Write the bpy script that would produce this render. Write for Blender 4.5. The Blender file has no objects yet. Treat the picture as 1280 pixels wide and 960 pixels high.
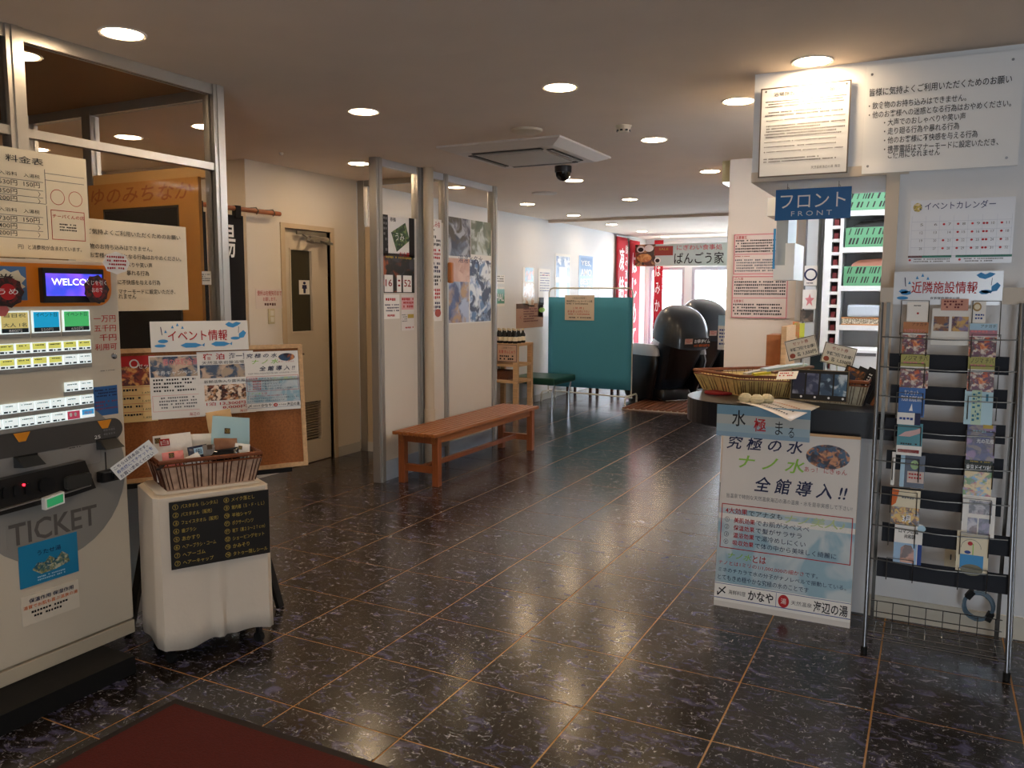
import bpy, bmesh, math, random
from mathutils import Vector, Matrix
random.seed(7)
S = bpy.context.scene
COL = S.collection

# ------------------------------------------------------------------ camera, light, exposure
T = 0.47                       # floor tile pitch (m)
F = 1022.6                     # focal length in pixels of a 1280 px wide frame
CY, SY = math.cos(.4719), math.sin(.4719)
CP, SP = math.cos(.1096), math.sin(.1096)
FW = Vector((-SY*CP, CY*CP, -SP)); R0 = Vector((CY, SY, 0)); U0 = R0.cross(FW)
cr, sr = math.cos(.0038), math.sin(.0038)
RT = cr*R0 + sr*U0; UP = -sr*R0 + cr*U0
CAM = Vector((0, 0, 3.184*T))
cd = bpy.data.cameras.new('camera'); co = bpy.data.objects.new('camera', cd); COL.objects.link(co)
cd.sensor_width = 36; cd.lens = F/1280*36; cd.clip_start = .05
m = Matrix((RT, UP, -FW)).transposed().to_4x4(); m.translation = CAM
co.matrix_world = m; S.camera = co

w = bpy.data.worlds.new('daylight'); S.world = w; w.use_nodes = True
bg = w.node_tree.nodes['Background']
bg.inputs[0].default_value = (.80, .90, 1.0, 1); bg.inputs[1].default_value = 8.5
LAMP = 48.0                    # radiance of the warm downlight lenses
FLUO = 42.0                     # radiance of the white tubes in the reception office
S.view_settings.view_transform = 'Standard'; S.view_settings.look = 'None'
S.view_settings.gamma = 1; S.view_settings.use_curve_mapping = False
S.view_settings.exposure = 1.05
S.cycles.max_bounces = 10; S.cycles.transparent_max_bounces = 12

def portal(name, loc, rot, sx, sy):
    l = bpy.data.lights.new(name, 'AREA'); l.shape = 'RECTANGLE'; l.size = sx; l.size_y = sy
    l.cycles.is_portal = True
    o = bpy.data.objects.new(name, l); COL.objects.link(o); o.location = loc; o.rotation_euler = rot
portal('window_portal', (-2.6, 17.05, 1.2), (-math.pi/2, 0, 0), 4.4, 2.3)
portal('entrance_portal', (.8, -2.45, .95), (math.pi/2, 0, 0), .8, 1.9)

# ------------------------------------------------------------------ geometry of the view on real planes
def ray(u, v): return FW + RT*((u-640)/F) - UP*((v-480)/F)
def onX(u, v, x): d = ray(u, v); return CAM + d*((x-CAM.x)/d.x)
def onY(u, v, y): d = ray(u, v); return CAM + d*((y-CAM.y)/d.y)
def onZ(u, v, z=0): d = ray(u, v); return CAM + d*((z-CAM.z)/d.z)
def onP(u, v, p, n): d = ray(u, v); return CAM + d*((Vector(p)-CAM).dot(n)/d.dot(n))
def px(p):
    D = Vector(p)-CAM; z = D.dot(FW); return 640+F*D.dot(RT)/z, 480-F*D.dot(UP)/z, z

# ------------------------------------------------------------------ materials
def lin(h):
    if isinstance(h, (tuple, list)): return tuple(h)[:3]
    h = h.lstrip('#'); c = [int(h[i:i+2], 16)/255 for i in (0, 2, 4)]
    return tuple(x/12.92 if x <= .04045 else ((x+.055)/1.055)**2.4 for x in c)
MC = {}
def mat(name, col='#808080', rough=.6, metal=0, emit=0, noise=0, nscale=20, bump=0, alpha=1, trans=0, coat=0, spec=.5, stretch=None, ecol=None, ior=1.45):
    if name in MC: return MC[name]
    m = bpy.data.materials.new(name); m.use_nodes = True; nt = m.node_tree
    b = nt.nodes['Principled BSDF']; c = lin(col)
    b.inputs['Base Color'].default_value = (*c, 1); b.inputs['Roughness'].default_value = rough
    b.inputs['Metallic'].default_value = metal; b.inputs['Specular IOR Level'].default_value = spec
    b.inputs['Transmission Weight'].default_value = trans; b.inputs['Coat Weight'].default_value = coat
    b.inputs['Alpha'].default_value = alpha; b.inputs['IOR'].default_value = ior
    if emit:
        b.inputs['Emission Color'].default_value = (*(lin(ecol) if ecol else c), 1); b.inputs['Emission Strength'].default_value = emit
    if noise or bump:
        tc = nt.nodes.new('ShaderNodeTexCoord'); mp = nt.nodes.new('ShaderNodeMapping')
        nt.links.new(tc.outputs['Object'], mp.inputs[0])
        if stretch: mp.inputs['Scale'].default_value = stretch
        n = nt.nodes.new('ShaderNodeTexNoise'); n.inputs['Scale'].default_value = nscale; n.inputs['Detail'].default_value = 5
        nt.links.new(mp.outputs[0], n.inputs['Vector'])
        if noise:
            r = nt.nodes.new('ShaderNodeValToRGB')
            r.color_ramp.elements[0].position = .3; r.color_ramp.elements[1].position = .7
            r.color_ramp.elements[0].color = (*[x*(1-noise) for x in c], 1); r.color_ramp.elements[1].color = (*[min(1, x*(1+noise*.6)) for x in c], 1)
            nt.links.new(n.outputs['Fac'], r.inputs[0]); nt.links.new(r.outputs[0], b.inputs['Base Color'])
        if bump:
            bm = nt.nodes.new('ShaderNodeBump'); bm.inputs['Strength'].default_value = bump; bm.inputs['Distance'].default_value = .004
            nt.links.new(n.outputs['Fac'], bm.inputs['Height']); nt.links.new(bm.outputs[0], b.inputs['Normal'])
    MC[name] = m; return m
def photo(name, cols, scale=14, rough=.35, dist=.5):
    """a printed photograph: soft blotches of the given colours"""
    if name in MC: return MC[name]
    m = bpy.data.materials.new(name); m.use_nodes = True; nt = m.node_tree; b = nt.nodes['Principled BSDF']
    tc = nt.nodes.new('ShaderNodeTexCoord'); prev = None
    for i, c in enumerate(cols):
        if i == 0: continue
        mp = nt.nodes.new('ShaderNodeMapping'); mp.inputs['Location'].default_value = (3.7*i, 1.9*i, .6*i)
        n = nt.nodes.new('ShaderNodeTexNoise'); n.inputs['Scale'].default_value = scale*(1+.25*i); n.inputs['Detail'].default_value = 4; n.inputs['Distortion'].default_value = dist
        r = nt.nodes.new('ShaderNodeMapRange'); r.inputs['From Min'].default_value = .48; r.inputs['From Max'].default_value = .58
        x = nt.nodes.new('ShaderNodeMix'); x.data_type = 'RGBA'
        nt.links.new(tc.outputs['Object'], mp.inputs[0]); nt.links.new(mp.outputs[0], n.inputs['Vector']); nt.links.new(n.outputs['Fac'], r.inputs['Value']); nt.links.new(r.outputs[0], x.inputs['Factor'])
        if prev is None: x.inputs['A'].default_value = (*lin(cols[0]), 1)
        else: nt.links.new(prev, x.inputs['A'])
        x.inputs['B'].default_value = (*lin(c), 1); prev = x.outputs['Result']
    nt.links.new(prev, b.inputs['Base Color'])
    b.inputs['Roughness'].default_value = rough
    MC[name] = m; return m

# ------------------------------------------------------------------ mesh building
class MB:
    def __init__(s): s.v = []; s.f = []; s.mi = []; s.sm = []
    def add(s, vs, fs, mi=0, smooth=False):
        k = len(s.v); s.v += [tuple(x) for x in vs]
        for f in fs: s.f.append(tuple(k+i for i in f)); s.mi.append(mi); s.sm.append(smooth)
        return s
    def box(s, a, b, mi=0, M=None, bev=0):
        x0, y0, z0 = a; x1, y1, z1 = b
        if x0 > x1: x0, x1 = x1, x0
        if y0 > y1: y0, y1 = y1, y0
        if z0 > z1: z0, z1 = z1, z0
        if bev:
            bev = min(bev, (x1-x0)*.49, (y1-y0)*.49, (z1-z0)*.49)
            vs = []; 
            bm = bmesh.new(); bmesh.ops.create_cube(bm, size=1)
            for q in bm.verts: q.co = Vector(((x0+x1)/2+q.co.x*(x1-x0), (y0+y1)/2+q.co.y*(y1-y0), (z0+z1)/2+q.co.z*(z1-z0)))
            bmesh.ops.bevel(bm, geom=bm.edges[:], offset=bev, segments=2, profile=.6, affect='EDGES')
            bm.verts.index_update(); vs = [q.co.copy() for q in bm.verts]; fs = [[q.index for q in f.verts] for f in bm.faces]; bm.free()
        else:
            vs = [Vector(p) for p in ((x0,y0,z0),(x1,y0,z0),(x1,y1,z0),(x0,y1,z0),(x0,y0,z1),(x1,y0,z1),(x1,y1,z1),(x0,y1,z1))]
            fs = [(0,3,2,1),(4,5,6,7),(0,1,5,4),(1,2,6,5),(2,3,7,6),(3,0,4,7)]
        if M is not None: vs = [M @ q for q in vs]
        return s.add(vs, fs, mi)
    def tube(s, pts, r, n=8, mi=0, closed=False):
        pts = [Vector(p) for p in pts]; k = len(pts); rs = r if isinstance(r, (list, tuple)) else [r]*k
        vs = []; prev = None
        for i, p in enumerate(pts):
            if closed: d = pts[(i+1) % k]-pts[i-1]
            else: d = pts[min(i+1, k-1)]-pts[max(i-1, 0)]
            d = d.normalized() if d.length > 1e-9 else Vector((0, 0, 1))
            if prev is None: a = d.orthogonal().normalized()
            else:
                a = prev-d*prev.dot(d); a = a.normalized() if a.length > 1e-6 else d.orthogonal().normalized()
            prev = a; b = d.cross(a)
            for j in range(n):
                t = 2*math.pi*j/n; vs.append(p+(a*math.cos(t)+b*math.sin(t))*rs[i])
        fs = []
        for i in range(k if closed else k-1):
            i2 = (i+1) % k
            for j in range(n): fs.append((i*n+j, i*n+(j+1) % n, i2*n+(j+1) % n, i2*n+j))
        if not closed: fs.append(tuple(reversed(range(n)))); fs.append(tuple((k-1)*n+j for j in range(n)))
        return s.add(vs, fs, mi, True)
    def bar(s, a, b, wx, wy, mi=0, ref=(0, 0, 1)):
        """square section bar between two points"""
        a = Vector(a); b = Vector(b); d = (b-a).normalized(); rf = Vector(ref)
        if abs(d.dot(rf)) > .95: rf = Vector((1, 0, 0))
        x = d.cross(rf).normalized(); y = x.cross(d)
        vs = [p+x*sx*wx/2+y*sy*wy/2 for p in (a, b) for sx, sy in ((-1,-1),(1,-1),(1,1),(-1,1))]
        return s.add(vs, [(0,3,2,1),(4,5,6,7),(0,1,5,4),(1,2,6,5),(2,3,7,6),(3,0,4,7)], mi)
    def lathe(s, prof, n=24, mi=0, c=(0, 0, 0), M=None):
        vs = []; fs = []; c = Vector(c)
        for r, z in prof:
            for j in range(n):
                t = 2*math.pi*j/n; vs.append(c+Vector((r*math.cos(t), r*math.sin(t), z)))
        for i in range(len(prof)-1):
            for j in range(n): fs.append((i*n+j, i*n+(j+1) % n, (i+1)*n+(j+1) % n, (i+1)*n+j))
        fs.append(tuple(reversed(range(n)))); fs.append(tuple((len(prof)-1)*n+j for j in range(n)))
        if M is not None: vs = [M @ q for q in vs]
        return s.add(vs, fs, mi, True)
    def prism(s, poly, O, U, V, N, t, mi=0):
        """polygon (x, y) on plane O,U,V extruded by t along N"""
        O, U, V, N = Vector(O), Vector(U), Vector(V), Vector(N); k = len(poly)
        vs = [O+U*x+V*y for x, y in poly]+[O+U*x+V*y+N*t for x, y in poly]
        fs = [tuple(reversed(range(k))), tuple(range(k, 2*k))]+[(i, (i+1) % k, k+(i+1) % k, k+i) for i in range(k)]
        return s.add(vs, fs, mi)
    def loft(s, rings, mi=0, cap=True, smooth=True):
        k = len(rings[0]); vs = [p for r in rings for p in r]; fs = []
        for i in range(len(rings)-1):
            for j in range(k): fs.append((i*k+j, i*k+(j+1) % k, (i+1)*k+(j+1) % k, (i+1)*k+j))
        if cap: fs.append(tuple(reversed(range(k)))); fs.append(tuple((len(rings)-1)*k+j for j in range(k)))
        return s.add(vs, fs, mi, smooth)
    def build(s, name, mats, parent=None, base=None, kind=None, label=None):
        me = bpy.data.meshes.new(name)
        vs = s.v
        if base is not None: B = Vector(base); vs = [(a-B.x, b-B.y, c-B.z) for a, b, c in vs]
        elif parent is not None and parent.get('_w') is not None:
            B = Vector(parent['_w']); vs = [(a-B.x, b-B.y, c-B.z) for a, b, c in vs]
        me.from_pydata(vs, [], s.f)
        for mm in (mats if isinstance(mats, (list, tuple)) else [mats]): me.materials.append(mm)
        me.polygons.foreach_set('material_index', s.mi); me.polygons.foreach_set('use_smooth', s.sm)
        me.update()
        bm = bmesh.new(); bm.from_mesh(me); bmesh.ops.recalc_face_normals(bm, faces=bm.faces); bm.to_mesh(me); bm.free()
        if any(s.sm): me.set_sharp_from_angle(angle=math.radians(42))
        o = bpy.data.objects.new(name, me); COL.objects.link(o)
        if base is not None: o.location = base
        if parent is not None: o.parent = parent
        if kind: o['kind'] = kind
        if label: o['label'] = label
        return o
ALLW = []
def thing(name, label, cat, loc=(0, 0, 0), group=None):
    """an Empty at the thing's base; parts are given in world coordinates and stored relative to it"""
    o = bpy.data.objects.new(name, None); COL.objects.link(o); o.location = loc; o['_w'] = tuple(loc); o.empty_display_size = .05
    o['label'] = label; o['category'] = cat; ALLW.append(o)
    if group: o['group'] = group
    return o
def sub(o, parent):            # mark a part so that sub-parts use the same world offset
    if parent.get('_w') is not None: o['_w'] = tuple(parent['_w']); ALLW.append(o)
    return o
def tag(o, label, cat, group=None):
    o['label'] = label; o['category'] = cat
    if group: o['group'] = group
    return o
def boxobj(name, a, b, m, parent=None, kind=None, bev=0, label=None):
    base = None
    if parent is None: base = ((a[0]+b[0])/2, (a[1]+b[1])/2, min(a[2], b[2]))
    return MB().box(a, b, bev=bev).build(name, m, parent, base, kind, label)
def structure(name, a, b, m): return boxobj(name, a, b, m, None, 'structure')
def copytree(o, loc=None, label=None, parent=None):
    c = o.copy(); COL.objects.link(c)
    if parent is not None: c.parent = parent
    if loc is not None: c.location = loc
    if label: c['label'] = label
    for ch in KIDS.get(o.name, []): copytree(ch, parent=c)
    return c
KIDS = {}
def kids(o):
    KIDS.clear()
    for x in bpy.data.objects:
        if x.parent: KIDS.setdefault(x.parent.name, []).append(x)

# ------------------------------------------------------------------ printed sheets: posters, signs, leaflets
X_, Y_, Z_ = Vector((1, 0, 0)), Vector((0, 1, 0)), Vector((0, 0, 1))
PLX = (Y_, Z_)                 # plane x = c, seen from +x
PLY = (X_, Z_)                 # plane y = c, seen from -y
SHEETS = []
class Sheet:
    """a flat printed thing; own coordinates x right, y DOWN from the top left corner, both 0..1"""
    def __init__(s, name, label, cat, O, U, V, w, h, m, th=.002, parent=None, group=None, rad=0, poly=None, gap=.0006):
        s.w, s.h, s.th, s.gap = w, h, th, gap
        N = Vector(U).cross(Vector(V)).normalized(); s.N = N
        M = Matrix((U, V, N)).transposed().to_4x4(); M.translation = Vector(O)
        mb = MB()
        if poly: pts = [(x*w, (1-y)*h) for x, y in poly]
        elif rad:
            pts = []
            for cx, cy, a0 in ((w-rad, rad, -90), (w-rad, h-rad, 0), (rad, h-rad, 90), (rad, rad, 180)):
                for k in range(5): a = math.radians(a0+k*22.5); pts.append((cx+rad*math.cos(a), cy+rad*math.sin(a)))
        else: pts = [(0, 0), (w, 0), (w, h), (0, h)]
        mb.prism(pts, (0, 0, 0), (1, 0, 0), (0, 1, 0), (0, 0, 1), th)
        s.o = mb.build(name, m)
        if parent is not None:
            s.o.parent = parent
            if parent.get('_w') is not None: M.translation = M.translation-Vector(parent['_w'])
            if label: s.o['label'] = label
        else:
            tag(s.o, label, cat, group)
        s.o.matrix_basis = M
        s.P = MB(); s.pm = []; s.L = MB(); s.lm = []; s.T = []; s.k = 1
        SHEETS.append(s)
    def z(s, lay=None): return s.th+s.gap*(lay if lay is not None else 1)
    def _m(s, lst, m):
        if m not in lst: lst.append(m)
        return lst.index(m)
    def poly(s, pts, m, lay=1):
        z = s.z(lay); s.P.add([(x*s.w, (1-y)*s.h, z) for x, y in pts], [tuple(range(len(pts)))], s._m(s.pm, m)); return s
    def rect(s, x0, y0, x1, y1, m, lay=1): return s.poly([(x0, y1), (x1, y1), (x1, y0), (x0, y0)], m, lay)
    def ell(s, cx, cy, rx, ry, m, lay=1, n=24): return s.poly([(cx+rx*math.cos(6.2832*i/n), cy-ry*math.sin(6.2832*i/n)) for i in range(n)], m, lay)
    def frame(s, x0, y0, x1, y1, t, m, lay=2):
        tx, ty = t/s.w, t/s.h
        s.rect(x0, y0, x1, y0+ty, m, lay); s.rect(x0, y1-ty, x1, y1, m, lay); s.rect(x0, y0, x0+tx, y1, m, lay); s.rect(x1-tx, y0, x1, y1, m, lay); return s
    def ring(s, cx, cy, r, t, m, lay=2, n=28):
        """circle outline; r and t in metres"""
        z = s.z(lay); vs = []; 
        for i in range(n):
            a = 6.2832*i/n
            for q in (r, r-t): vs.append((cx*s.w+q*math.cos(a), (1-cy)*s.h+q*math.sin(a), z))
        s.P.add(vs, [(2*i, 2*((i+1) % n), 2*((i+1) % n)+1, 2*i+1) for i in range(n)], s._m(s.pm, m)); return s
    def text(s, t, x0, y0, x1, y1, m, lay=3, shear=0, bold=0): s.T.append((t, x0, y0, x1, y1, m, lay, shear, bold)); return s
    def lines(s, x0, y0, x1, y1, n, m, lay=3, fill=.55, seed=1, ch=None):
        """rows of print too small to read, as short dashes"""
        rnd = random.Random(seed); z = s.z(lay); rh = (y1-y0)/n; mi = s._m(s.lm, m)
        ch = ch or rh*fill*s.h/s.w
        for i in range(n):
            y = y0+rh*i; x = x0+rnd.choice((0, 0, ch)); end = x1-(x1-x0)*rnd.choice((0, .05, .1, .3, .02))
            while x < end:
                wd = ch*rnd.uniform(.7, 1.0)
                if rnd.random() < .93:
                    hh = rh*fill*rnd.uniform(.75, 1)
                    s.L.add([(q*s.w, (1-r)*s.h, z) for q, r in ((x, y+hh), (min(x+wd, x1), y+hh), (min(x+wd, x1), y), (x, y))], [(0, 1, 2, 3)], mi)
                x += ch*1.22
        return s
def sheetpx(name, label, cat, box, plane, at, m, **kw):
    """sheet whose lower left and upper right corners are seen at box=(u0,v_topright.. ) on the plane; box = (ul, vb_at_left, ur, vt_at_right)"""
    U, V = plane; U = Vector(U).normalized(); V = Vector(V).normalized(); N = U.cross(V)
    A = onP(box[0], box[1], at, N); B = onP(box[2], box[3], at, N)
    D = B-A
    return Sheet(name, label, cat, A, U, V, D.dot(U), D.dot(V), m, **kw)
def finish_sheets():
    jobs = []
    for s in SHEETS:
        for t in s.T:
            c = bpy.data.curves.new('t', 'FONT'); c.body = t[0]; c.size = 1; c.resolution_u = 2; c.offset = t[8]*.4
            o = bpy.data.objects.new('t', c); COL.objects.link(o); jobs.append((s, t, o))
    bpy.context.view_layer.update(); dg = bpy.context.evaluated_depsgraph_get()
    for s, t, o in jobs:
        me = bpy.data.meshes.new_from_object(o.evaluated_get(dg))
        if len(me.vertices):
            _, x0, y0, x1, y1, m, lay, shear, bold = t
            vs = [v.co.copy() for v in me.vertices]
            for v in vs: v.x += v.y*shear
            a0 = min(v.x for v in vs); a1 = max(v.x for v in vs); b0 = min(v.y for v in vs); b1 = max(v.y for v in vs)
            X0, X1, Y0, Y1 = x0*s.w, x1*s.w, (1-y1)*s.h, (1-y0)*s.h; z = s.z(lay)
            s.L.add([(X0+(v.x-a0)/max(a1-a0, 1e-6)*(X1-X0), Y0+(v.y-b0)/max(b1-b0, 1e-6)*(Y1-Y0), z) for v in vs],
                    [tuple(p.vertices) for p in me.polygons], s._m(s.lm, m))
        bpy.data.meshes.remove(me)
    for s, t, o in jobs: c = o.data; bpy.data.objects.remove(o); bpy.data.curves.remove(c)
    for s in SHEETS:
        for mb, ms, nm in ((s.P, s.pm, 'printed_picture'), (s.L, s.lm, 'lettering')):
            if not mb.v: continue
            me = bpy.data.meshes.new(nm); me.from_pydata(mb.v, [], mb.f)
            for q in ms: me.materials.append(q)
            me.polygons.foreach_set('material_index', mb.mi); me.update()
            o = bpy.data.objects.new(nm, me); COL.objects.link(o); o.parent = s.o

# ------------------------------------------------------------------ shared materials
H = 2.53
M_ceil = mat('ceiling_paint', '#d9c8b6', .9, noise=.03, nscale=3)
M_wall = mat('cream_wallpaper', '#ded3c3', .85, bump=.15, nscale=300)
M_white = mat('white_wall_paint', '#dcdcdd', .75, bump=.1, nscale=250)
M_base = mat('baseboard_vinyl', '#c2bdb4', .5)
M_alu = mat('brushed_aluminium', '#b5b0a8', .32, .85, bump=.05, nscale=200, stretch=(20, 20, 1))
M_steel = mat('chromed_steel', '#b9bcc0', .18, 1)
M_dsteel = mat('dark_wire_steel', '#5a5753', .35, .9)
M_black = mat('black_plastic', '#0d0d0f', .4)
M_blackm = mat('black_rubber', '#0a0a0a', .75)
M_glass = mat('clear_glass', (1, 1, 1), .02, trans=1, ior=1.05, spec=.4)
M_panel = mat('beige_melamine', '#cfc6b9', .45)
M_door = mat('cream_door_paint', '#d3c6b2', .4)
M_wood = mat('honey_wood', '#c58a55', .4, noise=.25, nscale=9, stretch=(1, 12, 12))
M_pine = mat('pale_pine', '#cfa77b', .55, noise=.18, nscale=8, stretch=(1, 10, 10))
M_bench = mat('orange_brown_bench_wood', '#9a5c30', .32, noise=.22, nscale=7, stretch=(14, 1, 14))
M_paper = mat('white_paper', '#ece8e2', .55)
M_lam = mat('laminated_white_paper', '#e9e6e0', .16)
M_acry = mat('white_acrylic', '#e6e6e6', .12)
M_ink = mat('black_ink', '#17161a', .6); M_red = mat('red_ink', '#b3171c', .6); M_blue = mat('blue_ink', '#1c3f8c', .6)
M_navy = mat('navy_ink', '#141b46', .6); M_grey = mat('grey_ink', '#6b6a6c', .6); M_green = mat('lime_ink', '#8fc04a', .6)
M_sky = mat('sky_blue_ink', '#3c8fc9', .6); M_pink = mat('pink_ink', '#d9868a', .6); M_whiteink = mat('white_ink', '#eeeeee', .6)
M_gold = mat('yellow_marker', '#b59a45', .6); M_orange = mat('orange_ink', '#d8661f', .6); M_lblue = mat('light_blue_ink', '#a7c9de', .5)
M_teal = mat('teal_ink', '#1d6f8a', .5); M_cream = mat('cream_paper', '#e5d9bd', .6)

# ------------------------------------------------------------------ floor: marbled tiles over gold joints
def tile_material():
    m = bpy.data.materials.new('dark_marbled_tile'); m.use_nodes = True; nt = m.node_tree; b = nt.nodes['Principled BSDF']; L = nt.links.new; N = nt.nodes.new
    g = N('ShaderNodeNewGeometry'); oi = N('ShaderNodeObjectInfo')
    sc_ = N('ShaderNodeVectorMath'); sc_.operation = 'SCALE'; sc_.inputs['Scale'].default_value = 37
    cb = N('ShaderNodeCombineXYZ'); L(oi.outputs['Random'], cb.inputs[0]); L(oi.outputs['Random'], cb.inputs[1]); L(cb.outputs[0], sc_.inputs[0])
    ad = N('ShaderNodeVectorMath'); ad.operation = 'ADD'; L(g.outputs['Position'], ad.inputs[0]); L(sc_.outputs[0], ad.inputs[1])
    def streak(scale, dist, rotz, lo, hi, st):
        mp = N('ShaderNodeMapping'); mp.inputs['Rotation'].default_value = (0, 0, rotz); mp.inputs['Scale'].default_value = st; L(ad.outputs[0], mp.inputs[0])
        n = N('ShaderNodeTexNoise'); n.inputs['Scale'].default_value = scale; n.inputs['Detail'].default_value = 6; n.inputs['Roughness'].default_value = .62; n.inputs['Distortion'].default_value = dist
        L(mp.outputs[0], n.inputs['Vector'])
        r = N('ShaderNodeMapRange'); r.inputs['From Min'].default_value = lo; r.inputs['From Max'].default_value = hi; L(n.outputs['Fac'], r.inputs['Value']); return r.outputs[0]
    def mix(f, a, c):
        x = N('ShaderNodeMix'); x.data_type = 'RGBA'
        L(f, x.inputs['Factor'])
        if isinstance(a, tuple): x.inputs['A'].default_value = (*a, 1)
        else: L(a, x.inputs['A'])
        x.inputs['B'].default_value = (*c, 1); return x.outputs['Result']
    base = mix(streak(4, 1, .3, .35, .65, (1, 1, 1)), lin('#17130f'), lin('#2b2522'))
    c1 = mix(streak(10, 1.2, .9, .515, .71, (1, 1.6, 1)), base, lin('#5a587a'))
    c2 = mix(streak(17, 1.6, -.6, .58, .69, (1, 2.2, 1)), c1, lin('#8a8896'))
    c3 = mix(streak(25, 2.0, .5, .61, .70, (1.8, 1, 1)), c2, lin('#b4b3b8'))
    L(c3, b.inputs['Base Color']); b.inputs['Roughness'].default_value = .2; b.inputs['Specular IOR Level'].default_value = .6
    n = N('ShaderNodeTexNoise'); n.inputs['Scale'].default_value = 5; n.inputs['Detail'].default_value = 3; L(ad.outputs[0], n.inputs['Vector'])
    bm = N('ShaderNodeBump'); bm.inputs['Strength'].default_value = .05; bm.inputs['Distance'].default_value = .004; L(n.outputs['Fac'], bm.inputs['Height']); L(bm.outputs[0], b.inputs['Normal'])
    return m
M_tile = tile_material(); M_grout = mat('gold_joint', '#a8773a', .45)
floor = structure('floor', (-6.4, -2.5, -.05), (2.3, 15.3, -.0015), M_grout); floor_b = Vector(floor.location)
G = .0065
tm = bpy.data.meshes.new('tile')
h_ = (T-G)/2; c_ = .0015
tm.from_pydata([(-h_, -h_, -.003), (h_, -h_, -.003), (h_, h_, -.003), (-h_, h_, -.003), (-h_, -h_, -c_*.2), (h_, -h_, -c_*.2), (h_, h_, -c_*.2), (-h_, h_, -c_*.2),
                (-h_+c_, -h_+c_, 0), (h_-c_, -h_+c_, 0), (h_-c_, h_-c_, 0), (-h_+c_, h_-c_, 0)], [],
               [(0, 1, 5, 4), (1, 2, 6, 5), (2, 3, 7, 6), (3, 0, 4, 7), (4, 5, 9, 8), (5, 6, 10, 9), (6, 7, 11, 10), (7, 4, 8, 11), (8, 9, 10, 11)])
tm.materials.append(M_tile)
cells = []
for i in range(-8, 10):
    for j in range(-10, 28):
        x = (i+.5-5.245)*T; y = (j+.5+4.607)*T
        if not (-6.3 < x < 2.2 and -2.4 < y < 15.2): continue
        u, v, z = px((x, y, 0)); vis = z > .3 and -90 < u < 1370 and 360 < v < 1150 and not (x < -4.9 and y > 4.9) and not (x > -.8 and y > 4.1)
        cells.append((0 if vis else 1, z if z > 0 else 99, x, y))
cells.sort()
rest = MB()
for k, (nv, z, x, y) in enumerate(cells):
    if k < 300:
        o = bpy.data.objects.new('tile', tm); COL.objects.link(o); o.parent = floor; o.location = (x-floor_b.x, y-floor_b.y, .0495-.0001+.0)
        o.location.z = 0-floor_b.z
    else:
        rest.add([(x+a, y+b, c) for a, b, c in [tuple(q.co) for q in tm.vertices]], [tuple(p.vertices) for p in tm.polygons])
r_ = rest.build('tile', M_tile, None, tuple(floor_b)); r_.parent = floor; r_.location = (0, 0, 0); r_['kind'] = 'stuff'; r_.name = 'distant_tiles'

# ------------------------------------------------------------------ ceiling and walls
structure('ceiling', (-4.95, 3.16, H), (2.3, 15.3, H+.1), M_ceil)
structure('ceiling', (-3.27, -2.5, H), (2.3, 3.16, H+.1), M_ceil)
structure('ceiling', (-6.4, -2.5, H), (-3.27, 3.16, H+.1), mat('brown_ceiling_board', '#9a6f45', .8, noise=.05, nscale=3))
structure('ceiling', (-6.4, 3.16, H), (-4.95, 4.95, H+.1), M_ceil)
structure('trim_1', (-4.87, 10.65, H-.035), (-1.44, 10.75, H), M_ceil)           # shallow step across the ceiling
def pwall(x, y0, y1, z0=0, z1=H, m=M_wall, name='wall_left', th=.12): return structure(name, (x-th, y0, z0), (x, y1, z1), m)
DY0, DY1, DZ = 5.25, 5.83, 2.035
pwall(-4.8, 4.83, DY0); pwall(-4.8, DY1, 6.22); pwall(-4.8, DY0, DY1, DZ, H)
pwall(-4.87, 6.22, 15.1, m=M_white)
structure('wall_left', (-6.4, 4.83, 0), (-4.92, 4.95, H), M_wall)                 # return wall beside the curtain
structure('wall_left', (-6.5, -2.5, 0), (-6.4, 4.95, H), M_wall)
structure('wall_left', (-5.08, 4.96, 0), (-4.93, 6.3, H), M_wall)  # unseen block added behind the door to stop daylight leaking through its gaps
structure('baseboard_left', (-4.8, 5.88, 0), (-4.788, 6.2, .09), M_base)
structure('baseboard_left', (-4.8, 4.83, 0), (-4.788, 5.2, .09), M_base)
structure('baseboard_left', (-4.87, 6.3, 0), (-4.857, 15.1, .09), M_base)
# far end wall with the bright windows
FY = 15.1
structure('wall_far', (-4.99, FY, 2.0), (-1.3, FY+.15, H), M_white); structure('wall_far', (-4.99, FY, 0), (-4.8, FY+.15, 2.0), M_white)
structure('wall_far', (-4.12, FY, 0), (-3.98, FY+.15, 2.0), M_white); structure('wall_far', (-1.6, FY, 0), (-1.3, FY+.15, 2.0), M_white)
structure('wall_far', (-4.8, FY, 0), (-4.12, FY+.15, .35), M_white)
M_frame = mat('pale_window_frame', '#b9b3bd', .4, .3)
def window(name, x0, x1, z0, z1, n):
    f = MB(); y = FY+.02; t = .055
    f.box((x0, y, z0), (x0+t, y+.07, z1)).box((x1-t, y, z0), (x1, y+.07, z1)).box((x0+t, y, z1-t), (x1-t, y+.07, z1)).box((x0+t, y, z0), (x1-t, y+.07, z0+t))
    for i in range(1, n): x = x0+(x1-x0)*i/n; f.box((x-t/2, y, z0+t), (x+t/2, y+.07, z1-t))
    o = f.build(name, M_frame, None, ((x0+x1)/2, y, z0), 'structure')
    for i in range(n):
        a = x0+(x1-x0)*i/n+(t if i == 0 else t/2); b = x0+(x1-x0)*(i+1)/n-(t if i == n-1 else t/2)
        p = MB().box((a, y+.03, z0+t), (b, y+.036, z1-t)).build('pane', M_glass, None, ((x0+x1)/2, y, z0)); p.parent = o; p.location = (0, 0, 0)
    return o
window('window_1', -4.8, -4.12, .35, 2.0, 1); window('window_2', -3.98, -1.6, 0.02, 2.0, 3)
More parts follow.
